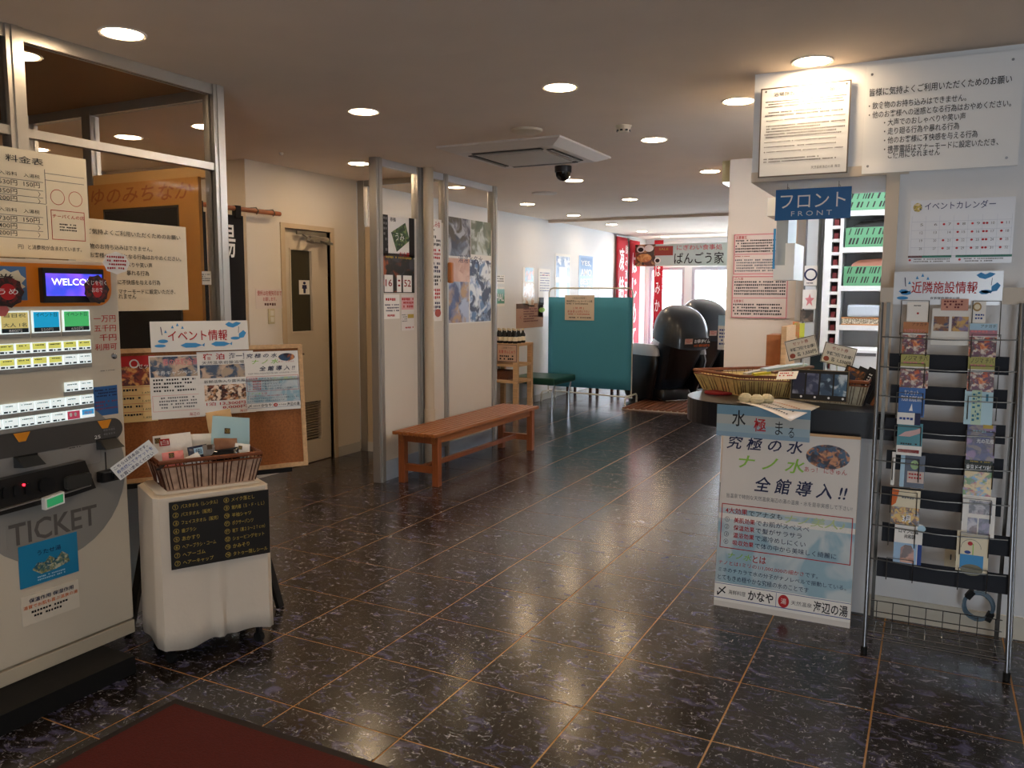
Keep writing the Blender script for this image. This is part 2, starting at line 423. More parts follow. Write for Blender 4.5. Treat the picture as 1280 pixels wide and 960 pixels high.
# right side: column block, then the solid wall along the lounge
structure('wall_right', (-1.44, 6.5, 0), (-.92, 8.6, H), mat('peach_wallpaper', '#e3d3c1', .8, bump=.1, nscale=250))
structure('wall_right', (-1.44, 8.6, 0), (-1.3, FY, H), M_white)
# sign wall, header and reception opening
SYW = 4.08
structure('wall_front', (-.21, SYW, 0), (2.3, SYW+.12, 2.03), M_white)
structure('wall_front', (-.8, SYW, 2.03), (2.3, 4.74, H), M_white)
structure('wall_front', (-.86, SYW, 0), (-.21, SYW+.1, .86), M_white)
structure('wall_front', (-.86, SYW+.1, 0), (-.78, 6.5, .86), M_white)
structure('trim_2', (-.8, SYW-.012, 2.03), (-.12, SYW, 2.075), mat('beige_trim', '#c9bba9', .5))
structure('trim_3', (-.21, SYW-.012, .97), (-.155, SYW, 2.03), MC['beige_trim'])
structure('baseboard_right', (-.2, SYW-.012, 0), (2.3, SYW, .1), mat('cream_baseboard', '#cfc8b8', .5))
structure('wall_office', (-.92, 6.5, 0), (1.3, 6.6, H), M_white); structure('wall_office', (1.3, SYW+.12, 0), (1.4, 6.6, H), M_white)
structure('wall_right', (2.3, -2.5, 0), (2.4, SYW+.1, H), M_white)
# wall behind the camera with the open entrance
structure('wall_back', (-6.4, -2.6, 0), (.4, -2.5, H), M_wall); structure('wall_back', (1.2, -2.6, 0), (2.3, -2.5, H), M_wall)
structure('wall_back', (.4, -2.6, 1.9), (1.2, -2.5, H), M_wall)
M_tube = mat('fluorescent_tube', '#eef4ff', emit=FLUO)
for i, (x, y, s_) in enumerate(((-.35, 5.3, 'nearer the counter'), (.35, 5.3, 'further right'))):
    t = thing('tube_light', 'white fluorescent ceiling fitting inside the office, '+s_, 'ceiling light', (x, y, H-.06))
    MB().box((x-.09, y-.55, H-.05), (x+.09, y+.55, H)).build('housing', mat('lamp_housing', '#e8e8e8', .4), t)
    MB().tube([(x, y-.52, H-.065), (x, y+.52, H-.065)], .018).build('tube', M_tube, t)

# ------------------------------------------------------------------ downlights
M_lens = mat('lamp_lens', '#ffffff', emit=LAMP, ecol=(1, .735, .46)); M_ring = mat('lamp_ring', '#d8cec2', .5)
LIGHTS = [(-2.95, 2.33, 'above the ticket machine aisle, nearest on the left'), (-2.95, 3.9, 'over the floor in front of the restroom door'), (-1.72, 3.89, 'in mid ceiling before the air conditioner'),
 (-.53, 3.96, 'right against the notice boards above the reception sign'), (-.98, 4.58, 'just left of the header with the house rules'), (-4.14, 5.4, 'between restroom door and poster partition'),
 (-1.72, 5.45, 'right of the smoke detector'), (-4.19, 7.0, 'seen through the top pane of the poster partition'), (-2.97, 7.05, 'just behind the dome camera'), (-1.72, 7.02, 'in front of the column with the clock'),
 (-4.22, 8.64, 'beyond the far end of the poster partition'), (-3.0, 8.69, 'in the middle row above the aisle to the screen'), (-4.26, 10.11, 'above the wooden shelf and the screen'), (-4.3, 11.66, 'just beyond the ceiling step'),
 (-4.31, 13.12, 'above the first red banner'), (-4.34, 14.55, 'close to the hanging restaurant banner'), (-4.55, 2.35, 'inside the glazed room behind the price list, nearest post'), (-4.84, 3.83, 'behind the glazed room, middle of three'), (-4.1, 3.81, 'behind the glazed room, nearest the end post'),
 (-5.85, 3.85, 'behind the glazed room, half hidden by the price list'), (-1.72, .8, 'behind the viewer in the aisle'), (-2.95, .8, 'above the hidden end of the ticket machine'), (-.5, .8, 'behind the viewer on the right')]
LIGHTS[16] = (-3.62, 2.33, LIGHTS[16][2])
lt0 = None
for x, y, s_ in LIGHTS:
    if lt0 is None:
        lt0 = thing('ceiling_downlight', 'round recessed ceiling downlight '+s_, 'ceiling light', (x, y, H), 'recessed round downlights')
        MB().lathe([(.075, -.002), (.088, -.006), (.092, -.001), (.092, 0), (.075, 0)], 28, c=(x, y, H)).build('trim_ring', M_ring, lt0)
        MB().lathe([(.0, -.005), (.076, -.004), (.076, -.0035)], 24, c=(x, y, H)).build('lens', M_lens, lt0)
        kids(lt0)
    else: copytree(lt0, (x, y, H), 'round recessed ceiling downlight '+s_)

# ------------------------------------------------------------------ restroom door
XD = -4.83
d1 = thing('door_1', 'cream restroom door', 'door', (-4.83, 5.54, 0)); del d1['category']; del d1['label']; d1['kind'] = 'structure'
f = MB(); f.box((-4.92, DY0-.05, 0), (-4.79, DY0, DZ+.04)).box((-4.92, DY1, 0), (-4.79, DY1+.05, DZ+.04)).box((-4.92, DY0, DZ), (-4.79, DY1, DZ+.04))
f.build('door_frame', mat('door_frame_paint', '#c9b496', .45), d1)
lf = MB(); a0, a1, b0, b1 = DY0+.005, DY1-.005, .008, DZ-.005; p0, p1, q0, q1 = 5.35, 5.61, 1.17, 1.86; g0, g1, k0, k1 = 5.42, 5.7, .2, .545
def slab(mb, x0, x1, ya, yb, za, zb): mb.box((x0, ya, za), (x1, yb, zb))
for ya, yb, za, zb in ((a0, p0, b0, b1), (p1, a1, k1, b1), (p0, p1, q1, b1), (p0, p1, k1, q0), (p0, g0, b0, k1), (g1, a1, b0, k1), (g0, g1, b0, k0)): slab(lf, -4.87, XD, ya, yb, za, zb)
leaf = sub(lf.build('door_leaf', M_door, d1), d1)
MB().box((-4.856, p0, q0), (-4.85, p1, q1)).build('window_pane', mat('dark_frosted_glass', '#3c3a2f', .25), leaf)
fr = MB()
for ya, yb, za, zb in ((p0-.015, p0, q0-.015, q1+.015), (p1, p1+.015, q0-.015, q1+.015), (p0, p1, q1, q1+.015), (p0, p1, q0-.015, q0)): fr.box((XD, ya, za), (XD+.006, yb, zb))
fr.build('pane_bead', M_door, leaf)
gm = mat('louver_paint', '#b5a78f', .5)
for i in range(14):
    z = k0+.012+i*(k1-k0-.02)/14
    MB().add([(-4.862, g0, z), (-4.862, g1, z), (-4.835, g1, z+.02), (-4.835, g0, z+.02), (-4.865, g0, z+.003), (-4.865, g1, z+.003), (-4.838, g1, z+.023), (-4.838, g0, z+.023)],
             [(0, 1, 2, 3), (4, 7, 6, 5), (0, 4, 5, 1), (3, 2, 6, 7), (0, 3, 7, 4), (1, 5, 6, 2)]).build('louver_slat', gm, leaf)
MB().box((-4.869, g0, k0), (-4.8685, g1, k1)).build('louver_back', M_black, leaf)
hd = MB(); hd.lathe([(.025, 0), (.025, .008)], 16, M=Matrix.Translation((XD, 5.335, .98)) @ Matrix.Rotation(math.pi/2, 4, 'Y')).tube([(XD, 5.335, .98), (XD+.05, 5.335, .98), (XD+.05, 5.43, .978)], .009)
hd.build('handle', M_steel, leaf)
cl = MB(); cl.box((XD, 5.55, 1.93), (XD+.05, 5.8, 1.985), bev=.01); cl.bar((XD+.03, 5.62, 1.94), (XD+.16, 5.4, 1.945), .02, .012); cl.bar((XD+.16, 5.4, 1.955), (-4.79, 5.47, 1.995), .02, .01); cl.box((-4.79, 5.38, 1.99), (-4.775, 5.75, 2.02)); cl.bar((XD+.03, 5.72, 1.95), (XD+.17, 5.66, 1.92), .06, .02)
cl.build('door_closer', mat('closer_grey', '#8d8980', .35, .7), leaf)
s = sheetpx('restroom_sign', None, None, (374, 368, 386.5, 350.5), PLX, (-4.849, 0, 0), M_paper, parent=d1)
s.ell(.5, .2, .13, .1, M_navy).poly([(.3, .33), (.7, .33), (.74, .6), (.62, .6), (.6, .92), (.4, .92), (.38, .6), (.26, .6)], M_navy)
s = sheetpx('notice', 'small white notice with three lines of red print beside the restroom door', 'notice', (320, 386, 353, 361.5), PLX, (-4.798, 0, 0), mat('thin_white_paper', '#dccfc4', .5))
s.text('便所は右側矢印まで', .05, .08, .95, .34, M_red, bold=.01).text('お願します。', .25, .42, .75, .62, M_red, bold=.01).lines(.3, .72, .72, .9, 1, mat('brown_ink', '#5a3a33', .6), fill=.8)
sy, sz = onX(334, 405, -4.8), onX(343, 386, -4.8)
t = thing('light_switch', 'cream wall switch plate below the red notice', 'switch', (-4.79, 5.07, 1.24))
MB().box((-4.8, 5.035, 1.245), (-4.788, 5.105, 1.37), bev=.004).build('plate', mat('switch_plate', '#cbbd97', .4), t)
for i in range(2): MB().box((-4.788, 5.052, 1.262+i*.052), (-4.782, 5.088, 1.302+i*.052)).build('rocker', mat('switch_rocker', '#ddd6c2', .35), t)

# ------------------------------------------------------------------ dark curtain (noren) on its wooden rod
t = thing('curtain_rod', 'brown wooden curtain rod fixed to the cream wall corner', 'rod', (-4.72, 4.2, 2.13))
MB().tube([(-4.72, 3.22, 2.13), (-4.72, 5.12, 2.13)], .018, 10).build('pole', mat('reddish_wood', '#9a5a38', .4, noise=.15), t)
for y in (4.86, 5.04): MB().tube([(-4.8, y, 2.155), (-4.72, y, 2.155), (-4.70, y, 2.13), (-4.72, y, 2.108)], .006).build('bracket', M_steel, t)
M_noren = mat('black_cotton', '#17161b', .95, bump=.3, nscale=150)
nr = thing('door_curtain', 'black split door curtain with large white characters hanging in the side passage', 'curtain', (-4.72, 4, 2.1))
chars = ['海', '辺', 'の', '湯']
for k in range(4):
    y0 = 3.27+k*.365; y1 = y0+.355; mb = MB(); n = 10; vs = []; zb = .95
    for zi in range(9):
        z = 2.08-(2.08-zb)*zi/8
        for i in range(n+1): vs.append((-4.72+.012*math.sin(i*1.3+k)*(zi/8), y0+(y1-y0)*i/n, z))
    fs = [(r*(n+1)+i, r*(n+1)+i+1, (r+1)*(n+1)+i+1, (r+1)*(n+1)+i) for r in range(8) for i in range(n)]
    mb.add(vs, fs, smooth=True); off = len(vs); mb.add([(a-.004, b, c) for a, b, c in vs], fs, smooth=True)
    for yy in (y0+.04, y1-.09): mb.box((-4.742, yy, 2.06), (-4.698, yy+.05, 2.152))
    p = mb.build('curtain_panel', M_noren, nr)
    Sheet('character', None, None, (-4.703, y0+.08, 1.76), Y_, Z_, .17, .25, M_noren, th=.001, parent=nr).text(chars[k], 0, 0, 1, 1, M_whiteink, bold=.02)

# ------------------------------------------------------------------ glazed room on the left
GX = -3.27
t = thing('window_1', '', '', (GX, 1.5, 0)); del t['category']; del t['label']; t['kind'] = 'structure'; t.name = 'window_4'; gz = t
for y in (3.1, 2.07, 1.0, -.1): MB().box((GX-.03, y-.035, 0), (GX+.03, y+.035, H)).box((GX+.03, y-.014, 0), (GX+.036, y+.014, H)).build('post', M_alu, gz)
for z, hh in ((H-.05, .05), (2.11, .035), (.84, .04), (0, .08)):
    for a, b in ((2.105, 3.065), (1.035, 2.035), (-.065, .965)): MB().box((GX-.022, a, z), (GX+.022, b, z+hh)).build('rail', M_alu, gz)
for a, b in ((2.105, 3.065), (1.035, 2.035), (-.065, .965)):
    MB().box((GX-.004, a, 2.145), (GX+.004, b, H-.05)).build('pane', M_glass, gz)
    MB().box((GX-.004, a, .88), (GX+.004, b, 2.11)).build('pane', M_glass, gz)
    MB().box((GX-.01, a, .08), (GX+.01, b, .84)).build('lower_panel', mat('blue_grey_panel', '#7f8a94', .4), gz)
t = thing('window_5', '', '', (-4, 3.15, 0)); del t['category']; del t['label']; t['kind'] = 'structure'; gy = t
PY = 3.15
for x in (-3.34, -4.29, -4.84, -6.3): MB().box((x-.035, PY-.03, 0), (x+.035, PY+.03, H)).build('post', M_alu, gy)
MB().box((-6.3, PY-.025, H-.05), (-3.375, PY+.025, H)).build('rail', M_alu, gy)
MB().box((-6.3, PY-.025, 2.09), (-3.375, PY+.025, 2.15)).build('rail', mat('golden_rail', '#c49a62', .4), gy)
for a, b in ((-6.265, -4.875), (-4.805, -4.325), (-4.255, -3.375)): MB().box((a, PY-.004, 2.15), (b, PY+.004, H-.05)).build('pane', M_glass, gy)
MB().box((-6.3, PY-.01, 0), (-4.325, PY+.01, 2.09)).build('lower_panel', mat('dim_tan_board', '#a98a64', .6), gy)
# orange board with red-brown brushed letters, beside a dark glass door
mo = mat('amber_board', '#b87f3f', .5, noise=.08, nscale=4)
s = Sheet('banner_board', 'amber board with faint red brushed lettering behind the glazed front, above a dark glass door', 'board', (-4.25, PY-.045, 1.0), X_, Z_, .86, 1.09, mo, th=.02)
s.text('ゆのみちなか', .03, .02, .95, .1, mat('rust_ink', '#9c5a30', .6), bold=.02, shear=.2)
s.rect(.14, .125, .83, 1, mat('dark_door_glass', '#2f2a27', .2), 1); s.frame(.14, .125, .83, 1, .012, mat('dark_bronze', '#4d4238', .4, .5))
sheetpx('green_sticker', 'green square sticker on the dark glass door', 'sticker', (184, 282, 204, 260), PLY, (0, PY-.05, 0), mat('sticker_green', '#5d9a4c', .5)).text('ソ', .2, .2, .8, .8, M_whiteink)
s = sheetpx('white_leaflet', 'small white framed leaflet behind the end pane of the glazed room', 'notice', (243, 356, 264, 339), PLY, (0, PY-.06, 0), M_paper); s.lines(.35, .2, .95, .8, 4, M_grey)

# ------------------------------------------------------------------ alcove panel and poster partition
t = thing('door_2', '', '', (-4.3, 6.25, 0)); del t['category']; del t['label']; t['kind'] = 'structure'; ap = t
MB().box((-4.79, 6.22, 0), (-4.72, 6.28, H)).build('post', M_alu, ap)
MB().box((-4.72, 6.235, .09), (-3.9, 6.265, 2.11)).build('panel', mat('tan_melamine', '#c2ad8f', .5), ap)
MB().box((-4.72, 6.23, 0), (-3.9, 6.27, .09)).build('kick_board', M_base, ap)
MB().box((-4.72, 6.23, H-.05), (-3.9, 6.27, H)).build('rail', M_alu, ap); MB().box((-4.72, 6.245, 2.11), (-3.9, 6.252, H-.05)).build('pane', M_glass, ap)
PX = -3.85
t = thing('wall_partition', '', '', (PX, 6.1, 0)); del t['category']; del t['label']; t['kind'] = 'structure'; pt = t
M_postw = mat('satin_grey_post', '#a8a5a0', .35, .6)
segs = [(5.27, 5.76), (5.86, 6.18), (6.24, 7.07)]
for a, b in ((5.19, 5.27), (5.76, 5.86), (6.18, 6.24), (7.07, 7.15)):
    MB().box((PX-.035, a, 0), (PX+.035, b, H), bev=.006).box((PX+.035, (a+b)/2-.012, 0), (PX+.042, (a+b)/2+.012, H)).build('post', M_postw, pt)
for a, b in segs:
    MB().box((PX-.02, a, H-.055), (PX+.02, b, H)).build('top_rail', mat('white_rail', '#c9ccd2', .4), pt)
    MB().box((PX-.015, a, .16), (PX+.015, b, 2.11)).build('panel', M_panel, pt)
    MB().box((PX-.02, a, 0), (PX+.02, b, .16)).build('kick_board', mat('pale_blue_kick', '#aebccc', .4), pt)
    MB().box((PX-.004, a, 2.11), (PX+.004, b, H-.055)).build('pane', M_glass, pt)
t = thing('downpipe', 'beige round pipe running floor to ceiling in front of the poster partition', 'pipe', (-3.76, 5.83, 0))
MB().tube([(-3.76, 5.83, .5), (-3.76, 5.83, H)], .042, 20).build('pipe', mat('beige_pipe', '#bfae95', .3), t)
MB().tube([(-3.76, 5.83, 0), (-3.76, 5.83, .52)], .048, 20).build('pipe_sleeve', MC['beige_pipe'], t)
t = thing('pull_handle', 'brown wooden pull handle on the partition post above the bench', 'handle', (PX+.05, 6.22, 1.6))
MB().box((PX+.046, 6.195, 1.59), (PX+.085, 6.245, 1.77), bev=.012).build('grip', mat('orange_wood_handle', '#b06a32', .4), t)
o = MB(); y_, z_ = 6.15, .16
o.box((PX+.02, 6.05, .14), (PX+.05, 6.2, .36), bev=.01); tag(o.build('outlet_cover', mat('clear_acrylic', '#cdd3d8', .1, alpha=.6), None, (PX+.035, 6.12, .14)), 'clear plastic cover box low on the partition under the bench', 'cover')

# ------------------------------------------------------------------ ticket machine
MX = -2.88; my0, my1 = .95, 2.2; mz0, mz1 = .095, 1.615
M_mach = mat('machine_beige', '#c9bda9', .4); M_plinth = mat('dark_plinth', '#0e0b09', .85, noise=.3, nscale=30)
MB().add([(-3.2, .9, 0), (-2.73, .9, 0), (-2.73, 2.085, 0), (-3.2, 2.085, 0), (-3.2, .9, .093), (-2.69, .9, .093), (-2.69, 2.05, .093), (-3.2, 2.05, .093)],
         [(0, 3, 2, 1), (4, 5, 6, 7), (0, 1, 5, 4), (1, 2, 6, 5), (2, 3, 7, 6), (3, 0, 4, 7)]).build('platform', M_plinth, None, (-2.95, 1.5, 0))
o = bpy.data.objects['platform']; tag(o, 'low dark platform on the floor under the ticket machine', 'platform')
tm_ = thing('ticket_machine', 'beige ticket vending machine with lit buttons, orange header and grey disc reading TICKET', 'ticket machine', (-3.05, 1.6, mz0))
MB().box((-3.2, my0, mz0+.06), (MX, my1, mz1), bev=.008).build('cabinet', M_mach, tm_)
MB().box((-3.2, my0, mz0), (MX+.004, my1, mz0+.055), bev=.004).build('base_trim', mat('machine_trim', '#b8ab95', .4), tm_)
MB().box((-3.2, my1, .2), (-3.0, my1+.012, 1.55)).build('side_panel', mat('machine_side', '#8d8474', .5), tm_)
def yz(u, v): p = onX(u, v, MX); return p.y, p.z
def mface(name, pts, m, t=.004, parent=None, x=MX):
    """flat piece of the front; pts in (y, z)"""
    return MB().prism([(a, b) for a, b in pts], (x, 0, 0), Y_, Z_, X_, t).build(name, m, parent or tm_)
def rr(y0, z0, y1, z1, r, n=5, corners=(1, 1, 1, 1)):
    out = []
    for k, (cx, cy, a0) in enumerate(((y1-r, z0+r, -90), (y1-r, z1-r, 0), (y0+r, z1-r, 90), (y0+r, z0+r, 180))):
        if corners[k]:
            for i in range(n+1): a = math.radians(a0+90*i/n); out.append((cx+r*math.cos(a), cy+r*math.sin(a)))
        else: out.append(((y1, z0), (y1, z1), (y0, z1), (y0, z0))[k])
    return out
# grey ticket disc (lower part shows) and the dark rounded control strip
disc = [(1.885+.305*math.cos(a), .80+.305*math.sin(a)) for a in [math.radians(x) for x in range(0, 360, 10)]]
disc = [(min(a, my1-.004), b) for a, b in disc]
mface('grey_disc', disc, mat('machine_grey', '#8a8680', .4), .003)
mface('control_strip', rr(my0, .915, 2.185, 1.0, .042, 6, (1, 1, 0, 0)), mat('control_strip_dark', '#45423f', .35), .006)
mface('silver_strip', rr(my0, .835, 2.08, .912, .01), mat('silver_plate', '#9b9894', .35, .5), .006)
for a in ((1.775, .985), (2.105, .985)):
    mface('arrow_mark', [(a[0]-.03, a[1]+.012), (a[0]+.03, a[1]+.012), (a[0]+.012, a[1]-.02), (a[0]-.012, a[1]-.02)], mat('amber_arrow', '#d98a1c', .4), .009)
# dark pay console
c = MB(); c.prism([(my0, .70), (1.93, .735), (2.03, .745), (1.99, .86), (my0, .825)], (MX+.006, 0, 0), Y_, Z_, X_, .035)
cons = sub(c.build('pay_console', mat('console_black', '#1c1917', .3), tm_), tm_)
mface('coin_bowl', rr(1.80, .775, 1.86, .825, .02), M_black, .012, cons, MX+.041)
mface('bill_slot', rr(1.90, .765, 2.0, .815, .012), mat('slot_grey', '#33322f', .3), .02, cons, MX+.041)
mface('light_edge', [(1.89, .752), (2.0, .762), (2.0, .766), (1.89, .757)], M_alu, .014, cons, MX+.041)
mface('light_edge', [(1.50, .735), (1.80, .752), (1.80, .757), (1.50, .74)], M_alu, .014, cons, MX+.041)
for k in range(3): mface('coin_slot', rr(1.67+.04*k, .78, 1.69+.04*k, .82, .008), M_black, .01, cons, MX+.041)
mface('indicator', rr(1.745, .812, 1.753, .82, .003), mat('red_led', '#ff2030', emit=3), .006, cons, MX+.041)
yA, zA = yz(42, 621); yB, zB = yz(73, 604)
mface('display_bezel', [(1.81, .712), (1.885, .722), (1.885, .765), (1.81, .755)], M_paper, .022, cons, MX+.041)
mface('display', [(1.817, .719), (1.878, .728), (1.878, .758), (1.817, .749)], mat('green_display', '#2f8f5a', .3, emit=.25), .024, cons, MX+.041)
# bill hoods and the coin return on the right
for (a, b, c_, d) in ((1.74, .875, 1.83, .915), (2.065, .885, 2.155, .925)):
    MB().add([(MX+.006, a, b), (MX+.006, c_, b), (MX+.06, c_-.005, b+.004), (MX+.06, a+.005, b+.004), (MX+.006, a, d), (MX+.006, c_, d), (MX+.02, c_-.01, d-.004), (MX+.02, a+.01, d-.004)],
             [(0, 3, 2, 1), (4, 5, 6, 7), (0, 1, 5, 4), (1, 2, 6, 5), (2, 3, 7, 6), (3, 0, 4, 7)]).build('slot_hood', M_black, tm_)
mface('slot_line', [(2.102, .80), (2.105, .80), (2.105, .87), (2.102, .87)], M_black, .006)
c = MB(); c.box((MX, 2.06, .755), (MX+.04, 2.15, .80), bev=.008); c.box((MX+.04, 2.1, .765), (MX+.055, 2.145, .79), bev=.005); c.build('return_knob', M_black, tm_)
# upper part: orange header, blue square, screen
mface('orange_header', rr(my0, 1.445, 2.165, 1.60, .06, 6, (1, 0, 0, 0)), mat('orange_plastic', '#d9780e', .35), .006)
s = Sheet('header_card', None, None, (MX+.007, 1.55, 1.468), Y_, Z_, .275, .118, mat('slate_blue', '#4f74a0', .5), th=.002, parent=tm_)
s.rect(.1, .1, .42, .45, M_cream).text('回数', .14, .14, .38, .4, M_ink).poly([(.5, .25), (.55, .1), (.65, .18), (.72, .08), (.8, .18), (.9, .1), (.93, .25), (.99, .35), (.93, .5), (.98, .6), (.9, .7), (.8, .8), (.72, .72), (.62, .8), (.55, .65), (.48, .55)], M_cream).text('券', .62, .22, .85, .6, M_ink)
scr = sub(MB().box((MX, 1.872, 1.458), (MX+.03, 2.118, 1.585), bev=.004).build('monitor', M_black, tm_), tm_)
def grad():
    m = bpy.data.materials.new('welcome_screen'); m.use_nodes = True; nt = m.node_tree; b = nt.nodes['Principled BSDF']
    tc = nt.nodes.new('ShaderNodeTexCoord'); n = nt.nodes.new('ShaderNodeTexNoise'); n.inputs['Scale'].default_value = 9
    r = nt.nodes.new('ShaderNodeValToRGB'); r.color_ramp.elements[0].color = (*lin('#2f3fc0'), 1); r.color_ramp.elements[1].color = (*lin('#7c4be0'), 1); r.color_ramp.elements[0].position = .4; r.color_ramp.elements[1].position = .6
    nt.links.new(tc.outputs['Object'], n.inputs[0]); nt.links.new(n.outputs[0], r.inputs[0]); nt.links.new(r.outputs[0], b.inputs['Emission Color']); b.inputs['Emission Strength'].default_value = .8
    b.inputs['Base Color'].default_value = (.01, .01, .05, 1); return m
Sheet('screen', None, None, (MX+.0302, 1.882, 1.483), Y_, Z_, .226, .082, grad(), th=.001, parent=tm_).text('WELCOME', .09, .22, .93, .52, mat('screen_white', '#ffffff', emit=.9), bold=.02)
# hanging advertising tags on the header
def tagsheet(lbl, cy, cz, ry, rz, m, x, n=9, wob=.12, nm='round_tag'):
    pts = [(.5+.5*math.cos(6.2832*i/(2*n))*(1-wob*(i % 2)), .5-.5*math.sin(6.2832*i/(2*n))*(1-wob*(i % 2))) for i in range(2*n)]
    return Sheet(nm, lbl, 'tag', (x, cy-ry, cz-rz), Y_, Z_, 2*ry, 2*rz, m, th=.002, poly=pts)
dk = photo('dark_food_print', ['#16090a', '#2d1210', '#6a1a18', '#241a16'], 30)
s = tagsheet('dark round tag with red and white print hanging over the right of the WELCOME screen', 2.068, 1.508, .054, .056, dk, MX+.05); s.ell(.52, .5, .2, .28, M_red, 1).text('くじを引く', .12, .2, .88, .36, M_whiteink).text('おめで', .3, .44, .72, .6, M_whiteink)
s = tagsheet('dark round tag with red print at the left edge of the orange header', 1.73, 1.497, .058, .056, dk, MX+.05); s.ell(.5, .5, .25, .25, M_red, 1).text('うめ', .2, .4, .8, .58, M_whiteink)
s = tagsheet('white cloud-shaped tag with red handwriting at the right end of the orange header', 2.155, 1.61, .06, .044, M_lam, MX+.055, 8, .1, 'cloud_tag'); s.lines(.15, .2, .85, .85, 4, M_red, seed=4)
s = tagsheet('pink pointed sticker above the yellow price button', 1.725, 1.435, .03, .025, mat('coral', '#d8706a', .5), MX+.012, 3, .0, 'pointed_sticker')
# lit buttons
M_backl = mat('button_light', '#e8f4f4', emit=.3); M_by = mat('button_yellow', '#f2f08a', emit=.16, ecol='#eef06a'); M_bb = mat('button_blue', '#12b4ec', emit=.16); M_bg = mat('button_green', '#4fd07a', emit=.15); M_byl = mat('button_paleyellow', '#ead98a', emit=.12); M_bp = mat('button_maroon', '#b04058', emit=.25); M_bs = mat('button_sky', '#48b0ee', emit=.15)
M_bar = mat('button_bar_grey', '#8e8b86', .4); M_lk = mat('button_ink', '#20303a', .6)
def button(y0, y1, z0, z1, m, kind, big=None):
    MB().box((MX, y0-.002, z0-.016), (MX+.006, y1+.002, z0)).build('button_lip', M_bar, tm_)
    s = Sheet('button', None, None, (MX+.003, y0, z0), Y_, Z_, y1-y0, z1-z0, M_backl, th=.006, parent=tm_)
    if big:
        s.rect(.04, .06, .96, .76, m, 1); s.rect(.04, .76, .96, .95, M_lk, 1); s.text(big[0], .12, .1, .88, .28, M_lk, 2).text(big[1], .28, .79, .72, .93, M_whiteink, 2)
        if big[2]: s.text(big[2], .1, .52, .9, .7, M_lk, 2)
    else:
        if kind != 'w': s.rect(.05, .08, .95, .66 if kind != 'm' else .95, m, 1)
        if kind == 'm': s.ell(.28, .45, .1, .22, M_whiteink, 2).ell(.62, .45, .1, .22, M_whiteink, 2)
        elif kind == 's': s.text('両替', .2, .3, .8, .6, M_pink, 2)
        else:
            s.lines(.15, .2, .85, .42, 1, M_lk, 2, seed=int(y0*1000+z0*77)); s.rect(.08, .74, .34, .92, M_lk, 2).rect(.42, .76, .52, .92, M_lk, 2).rect(.66, .76, .92, .92, M_lk, 2)
bigs = [(1.955, 2.064, M_bg, ('イベント日', '650円', '')), (1.838, 1.943, M_bb, ('イベント日', '550円', '')), (1.722, 1.826, M_byl, ('当日祝', '880円', '大人 1名')), (1.606, 1.71, M_byl, ('平日', '730円', '大人 1名'))]
for a, b, m_, t3 in bigs: button(a, b, 1.35, 1.43, m_, 'b', t3)
def row(z0, z1, kinds, m_=None):
    for k, kd in enumerate(kinds):
        if kd == '-': continue
        y1 = 2.063-.0595*k; y0 = y1-.055
        button(y0, y1, z0, z1, {'y': M_by, 'w': None, 'm': M_bp, 's': M_bs}[kd], kd)
row(1.279, 1.316, 'yyyyyyy'); row(1.227, 1.264, 'wwyyyyy'); row(1.125, 1.16, 'ww'); row(1.07, 1.105, 'wwwwwww'); row(1.018, 1.053, 'smwwwww')
# labels printed on the machine face
def mprint(name, u0, v0, u1, v1, m, **k):
    A = onX(u0, v0, MX); B = onX(u1, v1, MX)
    return Sheet(name, None, None, (MX+.0002, A.y, A.z), Y_, Z_, B.y-A.y, B.z-A.z, m, th=k.pop('th', .001), parent=tm_, **k)
s = mprint('banknote_notice', 117, 441, 145, 393, M_mach)
for i, tx in enumerate(('一万円', '五千円', '千円', '利用可')): s.text(tx, .05 if i != 2 else .25, .02+.25*i, .95, .2+.25*i, M_red, bold=.02)
t_ = MB().lathe([(.012, 0), (.012, .006), (.008, .008)], 16, M=Matrix.Translation((MX, *yz(142, 445))) @ Matrix.Rotation(math.pi/2, 4, 'Y')).build('lock', M_steel, tm_)
mprint('maker_mark', 125, 466, 143, 461, M_mach).lines(0, .2, 1, .8, 1, M_grey)
s = mprint('blue_sticker', 118, 521, 146, 481, mat('sticker_blue', '#2d5f96', .4)); s.lines(.05, .1, .95, .4, 3, M_navy).lines(.05, .5, .95, .85, 3, mat('dull_red', '#7c3d5a', .6))
s = mprint('disc_text', 8, 683, 119, 636, MC['machine_grey'], th=.0031); s.o.location.x += 0
s = SHEETS.pop(); bpy.data.objects.remove(s.o)
s = Sheet('ticket_lettering', None, None, (MX+.0032, 1.70, .59), Y_, Z_, .36, .085, MC['machine_grey'], th=.0006, parent=tm_)
s.text('TICKET', .02, .02, .98, .98, mat('ticket_letters', '#5a5551', .45), bold=.035)
s = mprint('strip_label', 84, 563, 100, 556, MC['silver_plate'], th=.007); s.lines(.05, .2, .95, .8, 1, M_ink)
mprint('strip_mark', 116, 549, 124, 543, MC['control_strip_dark'], th=.007).text('25', .05, .05, .95, .95, M_paper); mprint('strip_mark', 128, 548, 142, 533, MC['control_strip_dark'], th=.007).lines(0, .1, 1, .9, 2, M_grey)
s = mprint('sticker_bath', 25, 737, 95, 664, mat('sea_blue_print', '#1e7ea8', .3), th=.004)
s.poly([(.2, .62), (.3, .48), (.42, .52), (.5, .4), (.62, .52), (.72, .38), (.82, .5), (.85, .68), (.6, .76), (.35, .78)], photo('shell_print', ['#8d8a5c', '#4f6f62', '#b8b59a', '#2d5b6b'], 40)); s.lines(.28, .82, .75, .95, 2, M_lblue); s.text('うたせ湯', .3, .2, .7, .32, M_navy)
s = mprint('sticker_notice', 28, 784, 97, 724, mat('notice_paper', '#d6cbb8', .5), th=.0035)
